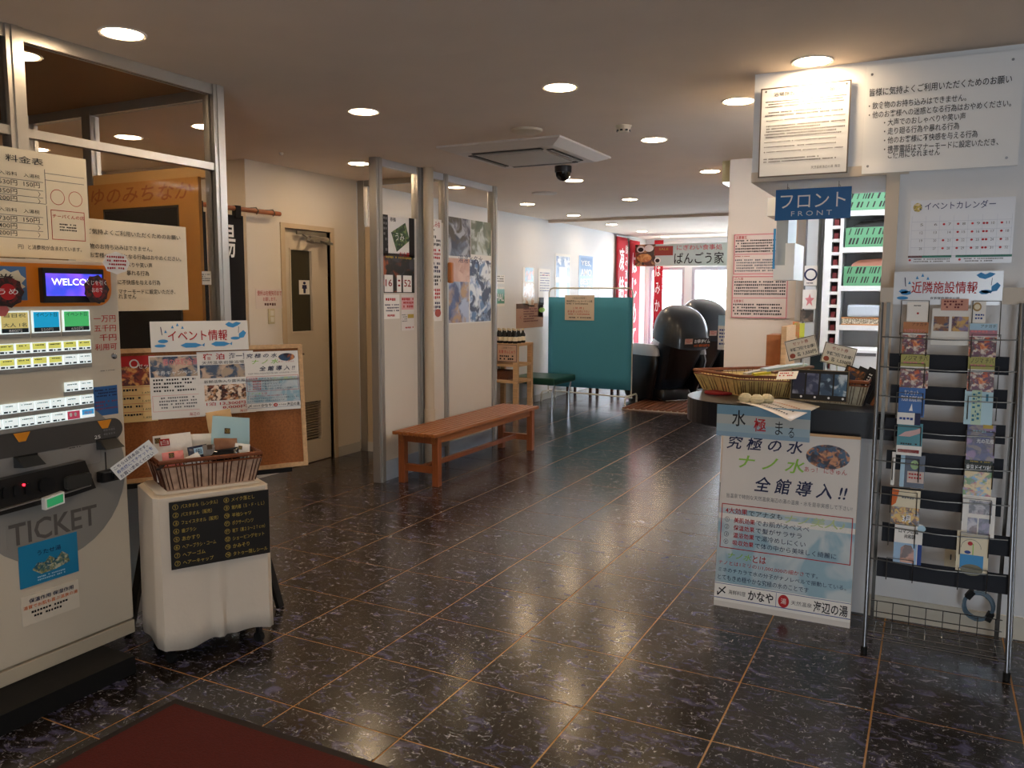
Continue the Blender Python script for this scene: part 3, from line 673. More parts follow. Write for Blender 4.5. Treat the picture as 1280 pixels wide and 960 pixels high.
s.text('保温作用 保湿作用', .12, .12, .9, .27, M_navy, bold=.03).text('湯質でお肌も喜ぶ温泉の湯', .02, .33, .97, .46, M_orange, bold=.02).lines(.15, .55, .85, .85, 2, M_ink, seed=8)

# ------------------------------------------------------------------ price list and house rules behind the machine
s = Sheet('price_list_board', 'cream price list board with ruled table and red-framed sticker, above the ticket machine', 'sign', (-3.1, 1.55, 1.628), Y_, Z_, .69, .405, mat('cream_board', '#e0d4bb', .45), th=.01)
def pl(u, v):
    p = onX(u, v, -3.1); return (p.y-1.55)/.69, 1-(p.z-1.628)/.405
def pt4(u0, v0, u1, v1): a = pl(u0, v0); b = pl(u1, v1); return a[0], a[1], b[0], b[1]
a = pl(4, 192); b = pl(52, 208); s.text('料金表', a[0], a[1], b[0], b[1], M_ink, bold=.015); a = pl(-28, 190); s.text('入浴', a[0], a[1]+.02, pl(-2, 190)[0], b[1]-.02, M_ink, bold=.01)
for v, ts in ((218, ('入浴料', '入湯税')), (229, ('530円', '150円')), (240, ('350円', '')), (249, ('200円', '')), (263, ('入浴料', '入湯税')), (274, ('730円', '150円')), (283, ('400円', '')), (292, ('200円', ''))):
    y = pl(20, v)[1]; ex = .018 if ts[1] == '入湯税' else .024
    if ts[0]: s.text(ts[0], pl(-4, v)[0], y-ex, pl(19, v)[0], y+ex, M_ink, bold=.005)
    if ts[1]: s.text(ts[1], pl(27, v)[0], y-ex, pl(47, v)[0], y+ex, M_ink, bold=.005)
    else: s.text('〉', pl(45, v)[0], y-ex, pl(48, v)[0], y+ex, M_ink)
    if ts[1] != '入湯税': s.rect(0, y-.036, pl(52, v)[0], y-.031, M_grey)
for v0, v1 in ((212, 255), (257, 299)):
    s.rect(pl(54, 230)[0], pl(54, v0)[1], pl(54, 230)[0]+.004, pl(54, v1)[1], M_grey); s.rect(0, pl(54, v1)[1], pl(54, 230)[0], pl(54, v1)[1]+.005, M_grey)
s.rect(pl(54, 230)[0], pl(103, 223)[1], pl(103, 223)[0], pl(103, 223)[1]+.005, M_grey).rect(pl(54, 230)[0], pl(103, 231)[1], pl(103, 231)[0], pl(103, 231)[1]+.005, M_grey)
x0, y0, x1, y1 = pt4(61, 262, 105, 302); s.frame(x0, y0, x1, y1, .0025, M_red)
cx, cy = pl(81, 248); s.ring(cx-.055, cy, .03, .0022, M_red).ring(cx+.055, cy, .03, .0022, M_red)
a = pl(63, 266); b = pl(103, 277); s.text('チーバくんの店', a[0], a[1]+.01, b[0], b[1]-.01, M_red, bold=.02); s.lines(a[0]+.04, b[1]+.04, b[0]-.05, pl(100, 292)[1], 3, M_ink)
a = pl(20, 305); b = pl(100, 314); s.text('円）と消費税が含まれています。', a[0], a[1], b[0], b[1]+.01, M_ink, bold=.008); s.text('J A F', .16, pl(5, 303)[1]-.02, .23, pl(5, 303)[1]+.02, M_ink)
for y in (1.75, 2.15): MB().box((-3.106, y, 1.5), (-3.1, y+.03, 1.63)).build('board_foot', M_alu, tm_)
sb = sheetpx('house_rules_board', 'cream house rules board on the glazed front, half hidden behind the price list', 'sign', (93, 390, 231, 284), PLX, (-3.228, 0, 0), mat('cream_board2', '#ddd0b8', .4), th=.006)
A = Vector(sb.o.matrix_basis.translation)
def bl(u, v): p = onX(u, v, -3.222); return (p.y-A.y)/sb.w, 1-(p.z-A.z)/sb.h
def brow(t, u0, v0, u1, v1): a = bl(u0, v0); b = bl(u1, v1); h = .028; yc = (a[1]+b[1])/2; sb.text(t, a[0], yc-h, b[0], yc+h, M_ink, bold=.015)
brow('ご気持よくご利用いただくためのお願い', 108, 289, 225, 297); brow('物のお持ち込みはできません。', 112, 307, 190, 312); brow('お客様への迷惑となる行為はおやめください。', 112, 318, 226, 324)
brow('べりや笑い声', 158, 331, 190, 332); brow('暴れる行為', 158, 341, 186, 342); brow('に不快感を与える行為', 147, 352, 200, 354); brow('マナーモードに設定いただき、', 148, 363, 219, 366); brow('れません', 148, 370, 170, 371)

# ------------------------------------------------------------------ cork board on its easel
CO = Vector((-2.718, 3.094, .65)); CU = Vector((.53, .848, 0)).normalized(); CN0 = CU.cross(Z_); CV = (Z_-CN0*.10).normalized(); CN = CU.cross(CV).normalized()
cw, chh = 1.05, .60
ck = thing('cork_board', 'wood-framed cork notice board leaning on an easel behind the towel stand', 'notice board', CO-CU*cw/2)
def cp(x, y, n=0): return CO-CU*(cw-x)+CV*y+CN*n
def cbox(mb, x0, y0, x1, y1, n0, n1): return mb.prism([(x0, y0), (x1, y0), (x1, y1), (x0, y1)], cp(0, 0, n0), CU, CV, CN, n1-n0)
cbox(MB(), 0, 0, cw, chh, 0, .008).build('cork', mat('cork', '#995f35', .9, noise=.25, nscale=120), ck)
for x0, y0, x1, y1 in ((0, 0, cw, .02), (0, chh-.02, cw, chh), (0, .02, .02, chh-.02), (cw-.02, .02, cw, chh-.02)): cbox(MB(), x0, y0, x1, y1, -.004, .018).build('frame_bar', M_pine, ck)
ez = thing('easel', 'black easel under the cork board, one leg showing right of the towel stand', 'easel', (-2.9, 2.8, 0))
for a, b in ((cp(cw-.30, -.03, -.02), Vector((-2.70, 2.86, .002))), (cp(.35, -.03, -.02), Vector((-3.05, 2.3, .002))), (cp(.6, .1, -.05), Vector((-3.16, 2.86, .002)))): MB().bar(b, a, .035, .02).build('leg', M_black, ez)
MB().bar(cp(.2, -.012, 0), cp(cw-.08, -.012, 0), .03, .02).build('ledge', M_black, ez)
def onC(u, v): return onP(u, v, cp(0, 0, .01), CN)
def corksheet(name, label, ul, vbl, ur, vtr, m=M_paper, cat='poster', n=.01, **k):
    A = onP(ul, vbl, cp(0, 0, n), CN); B = onP(ur, vtr, cp(0, 0, n), CN); D = B-A
    return Sheet(name, label, cat, A, CU, CV, D.dot(CU), D.dot(CV), m, th=.0015, **k)
food = photo('stew_print', ['#7a1f10', '#c4551f', '#8e3a14', '#e0a25a', '#5a1a10'], 18)
s = corksheet('menu_poster', 'red menu poster with dish photo and price rows, at the left of the cork board', 150, 529, 193, 444, mat('menu_cream', '#e8c88a', .4)); s.rect(0, 0, 1, .45, food).rect(0, 0, 1, .16, M_red, 2).ring(.45, .12, .02, .006, M_whiteink, 3).text('セット', .55, .12, .95, .2, M_whiteink)
for i in range(4): s.rect(0, .47+i*.125, 1, .475+i*.125, M_red, 2); s.lines(.05, .5+i*.125, .6, .56+i*.125, 1, M_ink, seed=i); s.text('1,650円', .62, .545+i*.125, .97, .58+i*.125, M_ink)
pb = photo('bath_print', ['#2c3f5a', '#7f8fa5', '#b9a38d', '#4d5d74', '#d4b8a0'], 12)
s = corksheet('campaign_poster', 'white poster with a hot spring photo, second from left on the cork board', 190, 525, 252, 443, n=0.0125)
s.rect(.02, .02, .98, .34, pb).text('春の体験企画', .25, .05, .92, .16, M_pink, 3, bold=.03).text('半券キャンペーン', .1, .24, .9, .31, M_whiteink, 3); s.lines(.06, .37, .85, .6, 4, M_ink, seed=2); s.frame(.03, .63, .97, .88, .0015, M_pink); s.lines(.15, .66, .88, .86, 4, M_grey, seed=5); s.text('海辺の湯', .7, .92, .97, .975, M_red)
s = corksheet('lodging_poster', 'white lodging poster with bath and sashimi photos, third from left on the cork board', 250, 519.5, 316, 438, n=0.015)
s.text('宿 泊', .1, .03, .48, .13, M_red, bold=.04).text('海一望', .56, .03, .92, .13, M_navy, bold=.02).text('天然温泉岩盤浴場付', .08, .15, .92, .2, M_ink); s.rect(.04, .21, .96, .42, pb).text('新鮮活魚入り露天風呂', .1, .45, .9, .5, M_ink)
s.rect(.1, .53, .86, .78, photo('sashimi_print', ['#2a1512', '#8c4a30', '#d39a6a', '#43201a', '#f0d8c0'], 25)).text('1泊 13,300円～', .12, .8, .95, .86, M_red, bold=.03).text('8,000円', .4, .87, .85, .92, M_red, bold=.03).text('海辺の湯', .7, .945, .98, .985, M_red)
def nano(s, small):
    """the nano water poster, large on the counter and small on the cork board"""
    bdr = .0 if small else .012
    s.rect(0, .44, 1, .915, photo('sea_small' if small else 'sea_large', ['#b9c6cc', '#a3bcc8', '#c3cdd0', '#93b3c2'], 9 if small else 2.2, dist=1), 1)
    s.rect(0, .47, 1, .5, M_paper, 1)
    s.text('究 極 の 水', .03, .03, .6, .105, M_navy, bold=.035, shear=.2).text('ナ ノ 水', .13, .13, .62, .21, M_green, bold=.03, shear=.2).text('全 館 導 入 !!', .26, .245, .93, .33, M_navy, bold=.035, shear=.2)
    s.ell(.78, .105, .155, .065, photo('bath_girl_print', ['#2b2430', '#8a4a30', '#c8895c', '#33506e'], 22 if small else 7), 2).text('あっ！ にぎゅん', .62, .165, .92, .195, M_red)
    s.text('当温泉で特別な天然温泉海辺の湯の温泉・水を是非実感して下さい!', .05, .355, .97, .38, M_grey)
    s.frame(.02, .415, .98, .665, .0015 if small else .004, M_red, 3)
    s.text('4大効果', .05, .435, .22, .468, M_red, 4, bold=.02).text('でアナタも', .23, .44, .48, .47, M_ink, 4).text('ナノ美人♪', .5, .435, .93, .485, mat('pale_green_ink', '#b9c98e', .5), 4, shear=.2, bold=.02)
    for i, (a, b, x) in enumerate((('美肌効果', 'でお肌がスベスベ', .68), ('保温効果', 'で髪がサラサラ', .63), ('温浴効果', 'で湯冷めしにくい', .66), ('吸収効果', 'で体の中から美味しく綺麗に', .88))):
        y = .488+i*.042; s.text('①②③④'[i], .05, y, .085, y+.028, M_navy, 4).text(a, .12, y, .28, y+.03, M_red, 4, bold=.03).text(b, .29, y, x, y+.03, M_navy, 4)
    s.text('ナノ水', .09, .685, .27, .72, M_green, 4, shear=.2, bold=.02).text('とは', .28, .685, .38, .725, M_red, 4, bold=.02)
    s.text('ナノとは1ミリの1/1,000,000の細かさ', .02, .735, .66, .76, M_red, 4).text('です。', .67, .735, .76, .76, M_navy, 4).text('ミネのチカラで水の分子がナノレベルで振動している。', .02, .775, .96, .8, M_navy, 4).text('とてもきめ穏やかな究極の水のことです', .02, .815, .7, .845, M_navy, 4)
    s.rect(0, .86, 1, .965, M_paper, 2).rect(0, .945, 1, .949, M_blue, 3).rect(0, .865, 1, .868, M_blue, 3)
    s.text('〆', .02, .88, .09, .935, M_ink, 4, bold=.03).text('海鮮料理', .11, .895, .24, .92, M_ink, 4).text('かなや', .26, .88, .45, .935, M_ink, 4, bold=.05).rect(.468, .87, .471, .945, M_blue, 4)
    s.ell(.525, .91, .04, .035 if not small else .03, M_red, 4).text('湯', .505, .895, .545, .925, M_paper, 5).text('天然温泉', .58, .898, .73, .922, M_ink, 4).text('海辺の湯', .74, .88, .98, .94, M_ink, 4, bold=.04)
s = corksheet('nano_water_poster', 'small white and blue poster in the right corner of the cork board', 309, 515, 372, 438, n=0.0175); nano(s, True)
def fishbanner(s, title, sub_=None):
    s.text(title, .17, .3, .78, .66, M_red, bold=.025)
    if sub_: s.text(sub_, .35, .76, .62, .84, M_ink)
    def fish(cx, cy, l, h): s.poly([(cx-l, cy), (cx-l*.5, cy-h), (cx+l*.4, cy-h*.9), (cx+l, cy), (cx+l*1.25, cy-h*.8), (cx+l*1.2, cy+h*.8), (cx+l, cy+.01), (cx+l*.4, cy+h), (cx-l*.5, cy+h)], M_sky, 2)
    if not sub_: fish(.4, .8, .11, .08); fish(.7, .78, .1, .08)
    else: fish(.1, .6, .05, .06); fish(.84, .62, .05, .06)
    s.poly([(.76, .12), (.8, .04), (.84, .1), (.88, .04), (.93, .08), (.9, .16), (.84, .24), (.79, .2)], M_sky, 2); s.poly([(.9, .45), (.95, .33), (.98, .42), (.95, .58), (.9, .6)], M_sky, 2); s.ell(.86, .6, .05, .05, M_sky, 2)
    s.ell(.12, .65, .05, .06, M_sky, 2).ell(.09, .8, .055, .05, M_sky, 2)
    for x, y in ((.22, .2), (.27, .13), (.32, .22), (.15, .35)): s.poly([(x, y-.07), (x+.014, y+.03), (x-.014, y+.03)], M_sky, 2)
    s.poly([(.1, .18), (.108, .18), (.118, .45), (.11, .45)], M_navy, 2).poly([(.9, .2), (.905, .2), (.9, .42), (.895, .42)], M_navy, 2)
s = corksheet('event_banner', 'laminated white banner reading イベント情報 with blue fish on top of the cork board', 189, 440.5, 309, 400.5, M_lam, 'banner', .02); fishbanner(s, 'イベント情報')

# ------------------------------------------------------------------ towel stand under a white cloth
fl = Vector((-2.668, 2.15, 0)); fr_ = Vector((-2.455, 2.555, 0)); bk = Vector((-.29, .15, 0))
TU = (fr_-fl).normalized(); TN = TU.cross(Z_); TW = (fr_-fl).length; TD = .33; TZ = .70
def tp(x, y, z): return fl+TU*x-TN*y+Z_*z
cloth = MB(); rings = []; NX, NY = 26, 14
def outline(z, k):
    """rounded rectangle with hanging folds that grow downwards"""
    pts = []; f = (1-z/TZ)
    P = [(x, 0, 0) for x in range(NX)]
    per = [(TW*i/NX, 0, (0, -1)) for i in range(NX)]+[(TW, TD*i/NY, (1, 0)) for i in range(NY)]+[(TW-TW*i/NX, TD, (0, 1)) for i in range(NX)]+[(0, TD-TD*i/NY, (-1, 0)) for i in range(NY)]
    for q, (x, y, n) in enumerate(per):
        wv = math.sin(q*.28+.4)*.006+math.sin(q*.8+2)*.002+(.014 if q in (13, 14) else (-.008 if q in (15, 16) else 0))
        a = f*1.1*wv+.008*f*(1 if n[1] == -1 else .6)
        cxr = min(x, TW-x); cyr = min(y, TD-y); rr_ = .012 if cxr < .001 and cyr < .001 else 0
        xx = x+n[0]*a+(rr_ if x < .01 else (-rr_ if x > TW-.01 else 0)); yy = y+n[1]*a+(rr_ if y < .01 else (-rr_ if y > TD-.01 else 0))
        pts.append((xx, yy))
    return pts
hem = [.075+.010*math.sin(q*.22+3.9)+.005*math.sin(q*.6+1) for q in range(2*NX+2*NY)]
for zi, zf in enumerate((1.0, .985, .95, .85, .7, .5, .3, .12, 0)):
    o_ = outline(TZ*zf, zi); ring = []
    for q, (x, y) in enumerate(o_):
        z = hem[q]+(TZ-hem[q])*zf
        if zf == 1.0: x = .02+(x)*(TW-.04)/TW; y = .02+y*(TD-.04)/TD
        ring.append(tp(x, y, z))
    rings.append(ring)
k_ = len(rings[0])
cloth.loft(rings, cap=False); cloth.add(rings[0], [tuple(range(k_))], smooth=False)
c_o = cloth.build('table_cloth', mat('white_cotton_cloth', '#d9cbb9', .85, bump=.2, nscale=60), None, tuple(fl))
md = c_o.modifiers.new('thickness', 'SOLIDIFY'); md.thickness = .004; md.offset = -1
tag(c_o, 'white cotton cloth draped to the floor over the small stand by the ticket machine', 'tablecloth')
st = thing('towel_stand', 'small stand on black castors under the white cloth', 'stand', tuple(fl))
mb = MB(); mb.prism([(.02, .02), (TW-.02, .02), (TW-.02, TD-.02), (.02, TD-.02)], tp(0, 0, TZ-.03), TU, -TN, Z_, .022); mb.build('top', M_pine, st)
for x in (.05, TW-.05):
    for y in (.04, TD-.05):
        MB().bar(tp(x, y, .04), tp(x, y, TZ-.03), .02, .02).build('leg', M_black, st)
        p = tp(x, y, .022); MB().lathe([(.012, -.009), (.022, -.011), (.022, .011), (.012, .009)], 14, M=Matrix.Translation(p) @ Matrix.Rotation(math.pi/2, 4, 'X')).build('castor', M_blackm, st)
A = tp(.05, -.022, .405)
s = Sheet('item_list', 'black board with a numbered item list in yellow hand lettering, pinned to the white cloth', 'sign', A, TU, (Z_-TN*.0).normalized(), .395, .272, mat('blackboard', '#171310', .6), th=.004)
L1 = ['バスタオル（レンタル）', 'バスタオル（販売）', 'フェイスタオル（販売）', '歯ブラシ', 'あかすり', 'ヘアーブラシ・コーム', 'ヘアーゴム', 'ヘアーキャップ']
L2 = ['メイク落とし', '館内着（Ｓ・Ｆ・ＬＬ）', '半袖シャツ', 'ボクサーパンツ', '靴下（黒２３～２７ｃｍ）', 'シェービングセット', 'かみそり', 'タトゥー隠しシール']
W1 = [.36, .3, .36, .14, .17, .33, .22, .3]; W2 = [.24, .34, .2, .22, .34, .33, .17, .36]
for i in range(8):
    y = .035+i*.12
    for x, t3, wd, nn in ((.03, L1[i], W1[i], '①②③④⑤⑥⑦⑦'[i]), (.53, L2[i], W2[i], '⑧⑨⑩⑪⑪⑫⑬⑭'[i])):
        s.text(nn, x, y, x+.055, y+.078, M_gold, bold=.01).text(t3, x+.08, y+.008, x+.08+wd, y+.072, M_gold, bold=.01)

# wicker basket builder: liner, ribs, rim
M_rib = mat('dark_brown_wicker', '#4a2415', .5); M_rim = mat('brown_lacquer_rim', '#7a4428', .35, noise=.2, nscale=40)
def basket(name, label, corners, zb, zt, liner, flare=.86, rim=.009, nrib=(26, 14)):
    """corners: four points of the rim outline in plan, counterclockwise"""
    C_ = sum((Vector((a, b, 0)) for a, b in corners), Vector())/4
    bk_ = thing(name, label, 'basket', (C_.x, C_.y, zb))
    top = [Vector((a, b, zt)) for a, b in corners]; bot = [Vector((C_.x+(a-C_.x)*flare, C_.y+(b-C_.y)*flare, zb+.006)) for a, b in corners]
    mb = MB(); n = 4
    for k in range(4):
        a, b, c, d = bot[k], bot[(k+1) % 4], top[(k+1) % 4], top[k]; zz = Vector((0, 0, (zt-zb)*.16)); mb.add([a, b, c-zz, d-zz], [(0, 1, 2, 3)])
        q = (C_-a); q.z = 0; q = q.normalized()*.006; mb.add([a+q, b+q, c-zz+q, d-zz+q], [(0, 3, 2, 1)])
    mb.prism([(p.x, p.y) for p in bot], (0, 0, zb), X_, Y_, Z_, .008); mb.build('liner', liner, bk_)
    rb = MB()
    for k in range(4):
        N_ = nrib[k % 2]
        for i in range(N_+1):
            if i % 4 == 3: continue
            f = i/N_; a = bot[k].lerp(bot[(k+1) % 4], f); b = top[k].lerp(top[(k+1) % 4], f); out = (a-C_); out.z = 0; out = out.normalized()*.004
            rb.tube([a+out, b+out], .0022, 4)
    rb.build('wicker_ribs', M_rib, bk_, kind='stuff')
    rm = MB(); rm.tube(top, rim, 8, closed=True); rm.tube([p+Vector((0, 0, -(zt-zb)*.16)) for p in top], rim*.45, 6, closed=True); rm.build('rim', M_rim, bk_)
    return bk_
def tpc(x, y): p = tp(x, y, 0); return (p.x, p.y)
basket('wicker_basket', 'brown wicker basket of towels and toiletries on the white cloth', [tpc(.035, .04), tpc(.44, .035), tpc(.44, .25), tpc(.035, .29)], TZ+.004, TZ+.125, mat('liner_rose', '#b09078', .7, noise=.3, nscale=40))
def pouch(name, label, cat, c, w, h, tilt, m, lean=.25, puff=.018, deco=None):
    """soft packet standing in a basket, facing the aisle"""
    U = (TU*math.cos(tilt)+Z_*math.sin(tilt)).normalized(); V0 = (Z_*math.cos(tilt)-TU*math.sin(tilt)); V = (V0-TN*lean).normalized(); N = U.cross(V).normalized()
    O = Vector(c); rings = []; n = 9
    o = MB(); vs = []
    for side in (1, -1):
        for j in range(n):
            for i in range(n):
                x = i/(n-1)-.5; y = j/(n-1)-.5; e = (1-(2*x)**4)*(1-(2*y)**4)
                vs.append(U*(x*w*(1-.05*abs(2*y)))+V*(y*h)+N*(side*(.0015+puff*e)+.002*math.sin(9*x+5*y)))
    fs = []
    for sd in (0, 1):
        for j in range(n-1):
            for i in range(n-1):
                a = sd*n*n+j*n+i; q = (a, a+1, a+n+1, a+n); fs.append(q if sd == 0 else q[::-1])
    b_ = [i for i in range(n)]+[j*n+n-1 for j in range(1, n)]+[(n-1)*n+i for i in range(n-2, -1, -1)]+[j*n for j in range(n-2, 0, -1)]
    for a, b in zip(b_, b_[1:]+b_[:1]): fs.append((a, a+n*n, b+n*n, b))
    t = MB().add([O+q for q in vs], fs, smooth=True).build(name, m, None, tuple(O)); tag(t, label, cat)
    if deco:
        for (dx, dy, dw, dh, dm, txt, tmx) in deco:
            s = Sheet('sticker', None, None, Vector(), U, V, dw, dh, dm, th=.0008, parent=t)
            s.o.matrix_basis.translation = U*(dx-dw/2)+V*(dy-dh/2)+N*(puff+.003)
            M = s.o.matrix_basis.copy(); M.translation = U*(dx-dw/2)+V*(dy-dh/2)+N*(puff+.0035); s.o.matrix_basis = M
            if txt: s.text(txt, .12, .15, .88, .85, tmx)
    return t
M_bag = mat('clear_plastic_bag', '#d9d7d2', .12); M_sq = mat('brown_number_tag', '#4a3524', .5)
pouch('folded_towel', 'white folded towel packet with a red label, left in the basket', 'towel', tp(.12, .17, TZ+.12), .155, .19, .03, mat('white_towel', '#e6e0d8', .6, bump=.3, nscale=80), .15, .014, [(-.035, .065, .04, .028, M_red, '白', M_whiteink), (-.06, .075, .022, .022, M_sq, '①', M_gold)])
pouch('folded_towel', 'white towel lying behind the small packets in the middle of the basket', 'towel', tp(.25, .2, TZ+.125), .17, .15, -.05, MC['white_towel'], .2, .012)
pouch('bath_sponge', 'pink sponge in a clear bag at the front left of the basket', 'sponge', tp(.1, .09, TZ+.115), .085, .085, .05, mat('pink_sponge', '#d8827e', .5), .1, .018, [(-.01, .03, .02, .02, M_sq, '②', M_gold)])
pouch('light_blue_bag', 'large light blue packet leaning at the right end of the basket', 'packet', tp(.35, .16, TZ+.175), .165, .19, -.15, mat('pale_blue_plastic', '#a3c4cc', .3), .3, .012, [(-.02, .03, .024, .024, M_sq, '③', M_gold)])
pouch('body_brush', 'cream bath mitt standing behind the light blue packet', 'mitt', tp(.33, .23, TZ+.225), .11, .13, .1, mat('cream_mitt', '#cda878', .7), .2, .02)
pouch('toiletry_packet', 'dark blue printed packet in the middle of the basket', 'packet', tp(.2, .1, TZ+.135), .08, .07, .1, mat('navy_packet', '#2c3146', .25), .3, .01, [(0, .01, .035, .03, M_lblue, '歯', M_navy)])
pouch('toiletry_packet', 'small white card packet tilted at the front of the basket', 'packet', tp(.165, .06, TZ+.115), .075, .05, .4, M_lam, .4, .004, [(-.02, .01, .014, .014, M_sq, None, None)])
pouch('hair_brush_packet', 'black glossy packet at the front right of the basket', 'packet', tp(.3, .075, TZ+.125), .12, .05, .05, mat('glossy_black', '#101114', .12), .4, .016)
pouch('brown_packet', 'brown comb packet above the black packet', 'packet', tp(.32, .13, TZ+.155), .1, .06, -.1, mat('tan_packet', '#8a6048', .35), .4, .008)
pouch('razor_packet', 'small white packet beside the blue packet', 'packet', tp(.375, .085, TZ+.135), .065, .055, -.2, M_lam, .3, .006, [(-.012, .008, .016, .016, M_sq, '④', M_gold)])
pouch('shaver_packet', 'grey packet with a dark emblem in the middle of the basket', 'packet', tp(.24, .085, TZ+.14), .05, .065, 0, mat('grey_packet', '#77706c', .3), .3, .008, [(0, .02, .02, .018, M_sq, None, None)])
U = (TU*.83+Z_*.56).normalized(); V = (Z_*.83-TU*.56).normalized()
s = Sheet('sample_notice', 'tilted white notice with blue print clipped to the left corner of the basket', 'notice', tp(-.115, -.005, TZ+.085), U, V, .17, .062, M_lam, th=.0015)
s.text('こちらは見本品です。', .05, .08, .9, .3, M_navy, bold=.02).text('券売機にてチケットを', .05, .38, .95, .62, M_blue, bold=.02).text('お買い求めください', .05, .7, .9, .93, M_navy, bold=.02)

MB().bar(tp(.02, -.006, TZ+.11), tp(.055, .05, TZ+.118), .012, .006).build('clip', M_black).parent = s.o; bpy.data.objects['clip'].matrix_parent_inverse = s.o.matrix_basis.inverted()

# ------------------------------------------------------------------ red mat
MBm = MB(); x0, x1, y0, y1 = -2.41, .3, .35, 2.0
MB().box((x0, y0, 0), (x1, y1, .006)).build('door_mat', mat('mat_rubber', '#1d1713', .8), None, ((x0+x1)/2, (y0+y1)/2, 0)); dm = bpy.data.objects['door_mat']; tag(dm, 'dark red entrance mat with black rubber border', 'mat')
pl_ = MB().box((x0+.035, y0+.035, .006), (x1-.035, y1-.035, .011)).build('pile', mat('dark_red_pile', '#4c0c05', .95, noise=.2, nscale=150, bump=.6)); pl_.parent = dm; pl_.location = -dm.location

# ------------------------------------------------------------------ posters on the partition
def pp(name, label, ul, vb, ur, vt, m=M_paper, cat='poster', x=PX+.016, **k): return sheetpx(name, label, cat, (ul, vb, ur, vt), PLX, (x, 0, 0), m, **k)
nightp = photo('night_print', ['#15130f', '#2a2723', '#a8532a', '#1b1c22', '#3b3f46'], 4, dist=.6)
s = pp('seminar_poster', 'white poster with black edges and a tilted green card, top left of the partition', 478.5, 321.5, 517.5, 273.5)
s.rect(0, 0, .16, .97, M_ink).rect(.82, 0, 1, .97, M_ink).text('春鶴', .22, .04, .4, .14, M_ink, bold=.02).poly([(.25, .4), (.7, .13), (.84, .55), (.42, .85)], photo('green_card_print', ['#2c4b2c', '#4e6f4a', '#7d8f5a', '#26402f'], 18), 2).text('うみ', .38, .4, .66, .58, M_whiteink, 4).text('お土産', .5, .84, .82, .95, M_red, 4, bold=.03).lines(.02, .05, .14, .9, 7, M_grey, 3)
s = pp('night_view_poster', 'dark poster with an orange glow and hanging white number cards, below the tilted green card', 478.5, 366, 517.5, 318.5, M_ink); s.rect(.02, .02, .98, .98, nightp)
s.lines(.1, .08, .9, .18, 1, M_gold)
for a, b, tx in ((.04, .3, '16'), (.42, .56, ':'), (.62, .9, '52')): s.rect(a, .55, b, .98, M_paper, 4).text(tx, a+.03, .66, b-.03, .84, mat('dark_red_ink', '#8c1418', .6), 5, bold=.03)
s = pp('small_notice', 'small white notice with red heading, left below the number cards', 480, 399, 499, 368, M_paper, 'notice'); s.lines(.1, .15, .9, .3, 1, M_red, fill=.8).lines(.05, .4, .95, .75, 3, M_navy).lines(.2, .82, .8, .95, 1, M_red, fill=.7)
s = pp('price_notice', 'white notice with a pink block and gold seal, right below the number cards', 501.5, 413.5, 517, 368, mat('pale_notice', '#d9d3cd', .4), 'notice'); s.rect(.02, .08, .98, .42, mat('pale_pink_print', '#dba6a6', .5)).lines(.05, .1, .95, .4, 3, M_red, fill=.7).rect(.5, .55, .98, .66, M_gold).lines(.05, .55, .45, .78, 4, M_grey).lines(.3, .9, .95, .96, 1, M_red, fill=.8)
s = pp('event_flyer', 'tall white flyer with rows of small people and red fruit, between pipe and post', 533, 402, 551.5, 275)
s.text('お楽しみ会', .05, .02, .9, .08, M_red, bold=.02).lines(.05, .1, .6, .13, 1, M_ink)
for i in range(6): s.lines(.08, .16+i*.13, .92, .27+i*.13, 3, (M_ink, M_red, M_navy)[i % 3], seed=i, fill=.75)
s.ell(.72, .92, .2, .04, mat('brick_print', '#a5402c', .4), 4).ell(.2, .93, .14, .035, MC['brick_print'], 4)
s = pp('bath_photo_poster', 'large glossy poster of sea and bather on the partition above the bench', 558, 405.5, 613.5, 279, M_lam)
s.rect(0, 0, .52, .36, photo('slatted_print', ['#30384a', '#6b7386', '#4b4a58', '#a9acb6', '#4a4238'], 2.5, dist=1)).rect(.53, .0, 1, .33, photo('hill_print', ['#6e7565', '#8f947f', '#50604f', '#c5ccc8'], 3, dist=.6))
s.rect(0, .38, .5, .6, photo('skin_print', ['#c99f8c', '#d9b7a5', '#b98a78'], 4), 1).rect(0, .6, .48, .99, photo('bather_print', ['#4d5b85', '#6f7fa8', '#b38f6a', '#39456e', '#a9b5cf'], 2.5, dist=.5), 1).rect(.5, .38, 1, .99, photo('splash_print', ['#aebfdc', '#e8eef5', '#5579a8', '#dfe6ee', '#2a3a5a'], 3.5, dist=1), 1)
s.text('湯湯と名水', .25, .345, .8, .42, M_navy, 3)

# ------------------------------------------------------------------ slatted bench
b_ = thing('slatted_bench', 'orange-brown slatted wooden bench along the poster partition', 'bench', (-3.54, 6.18, 0))
bx0, bx1, by0, by1, bz = -3.74, -3.33, 5.24, 7.12, .42
ns = 8; pw = (bx1-bx0)/ns
M_bl = mat('bench_leg_wood', '#8a4d2a', .38, noise=.2, nscale=7, stretch=(14, 14, 1))
for i in range(ns): MB().box((bx0+i*pw+.007, by0, bz-.028), (bx0+(i+1)*pw-.007, by1, bz), bev=.006).build('slat', M_bench, b_)
for x in (bx0+.055, bx1-.055): MB().box((x-.018, by0+.05, bz-.085), (x+.018, by1-.05, bz-.03)).build('side_rail', M_bench, b_)
for y in (5.32, 7.0):
    for x in (bx0+.055, bx1-.04): MB().box((x-.028, y-.028, 0), (x+.028, y+.028, bz-.03), bev=.004).build('leg', M_bl, b_)
    MB().box((bx0+.08, y-.018, .10), (bx1-.065, y+.018, .155)).build('cross_rail', M_bl, b_)
    MB().box((bx0+.08, y-.02, bz-.085), (bx1-.065, y+.02, bz-.03)).build('cross_rail', M_bl, b_)
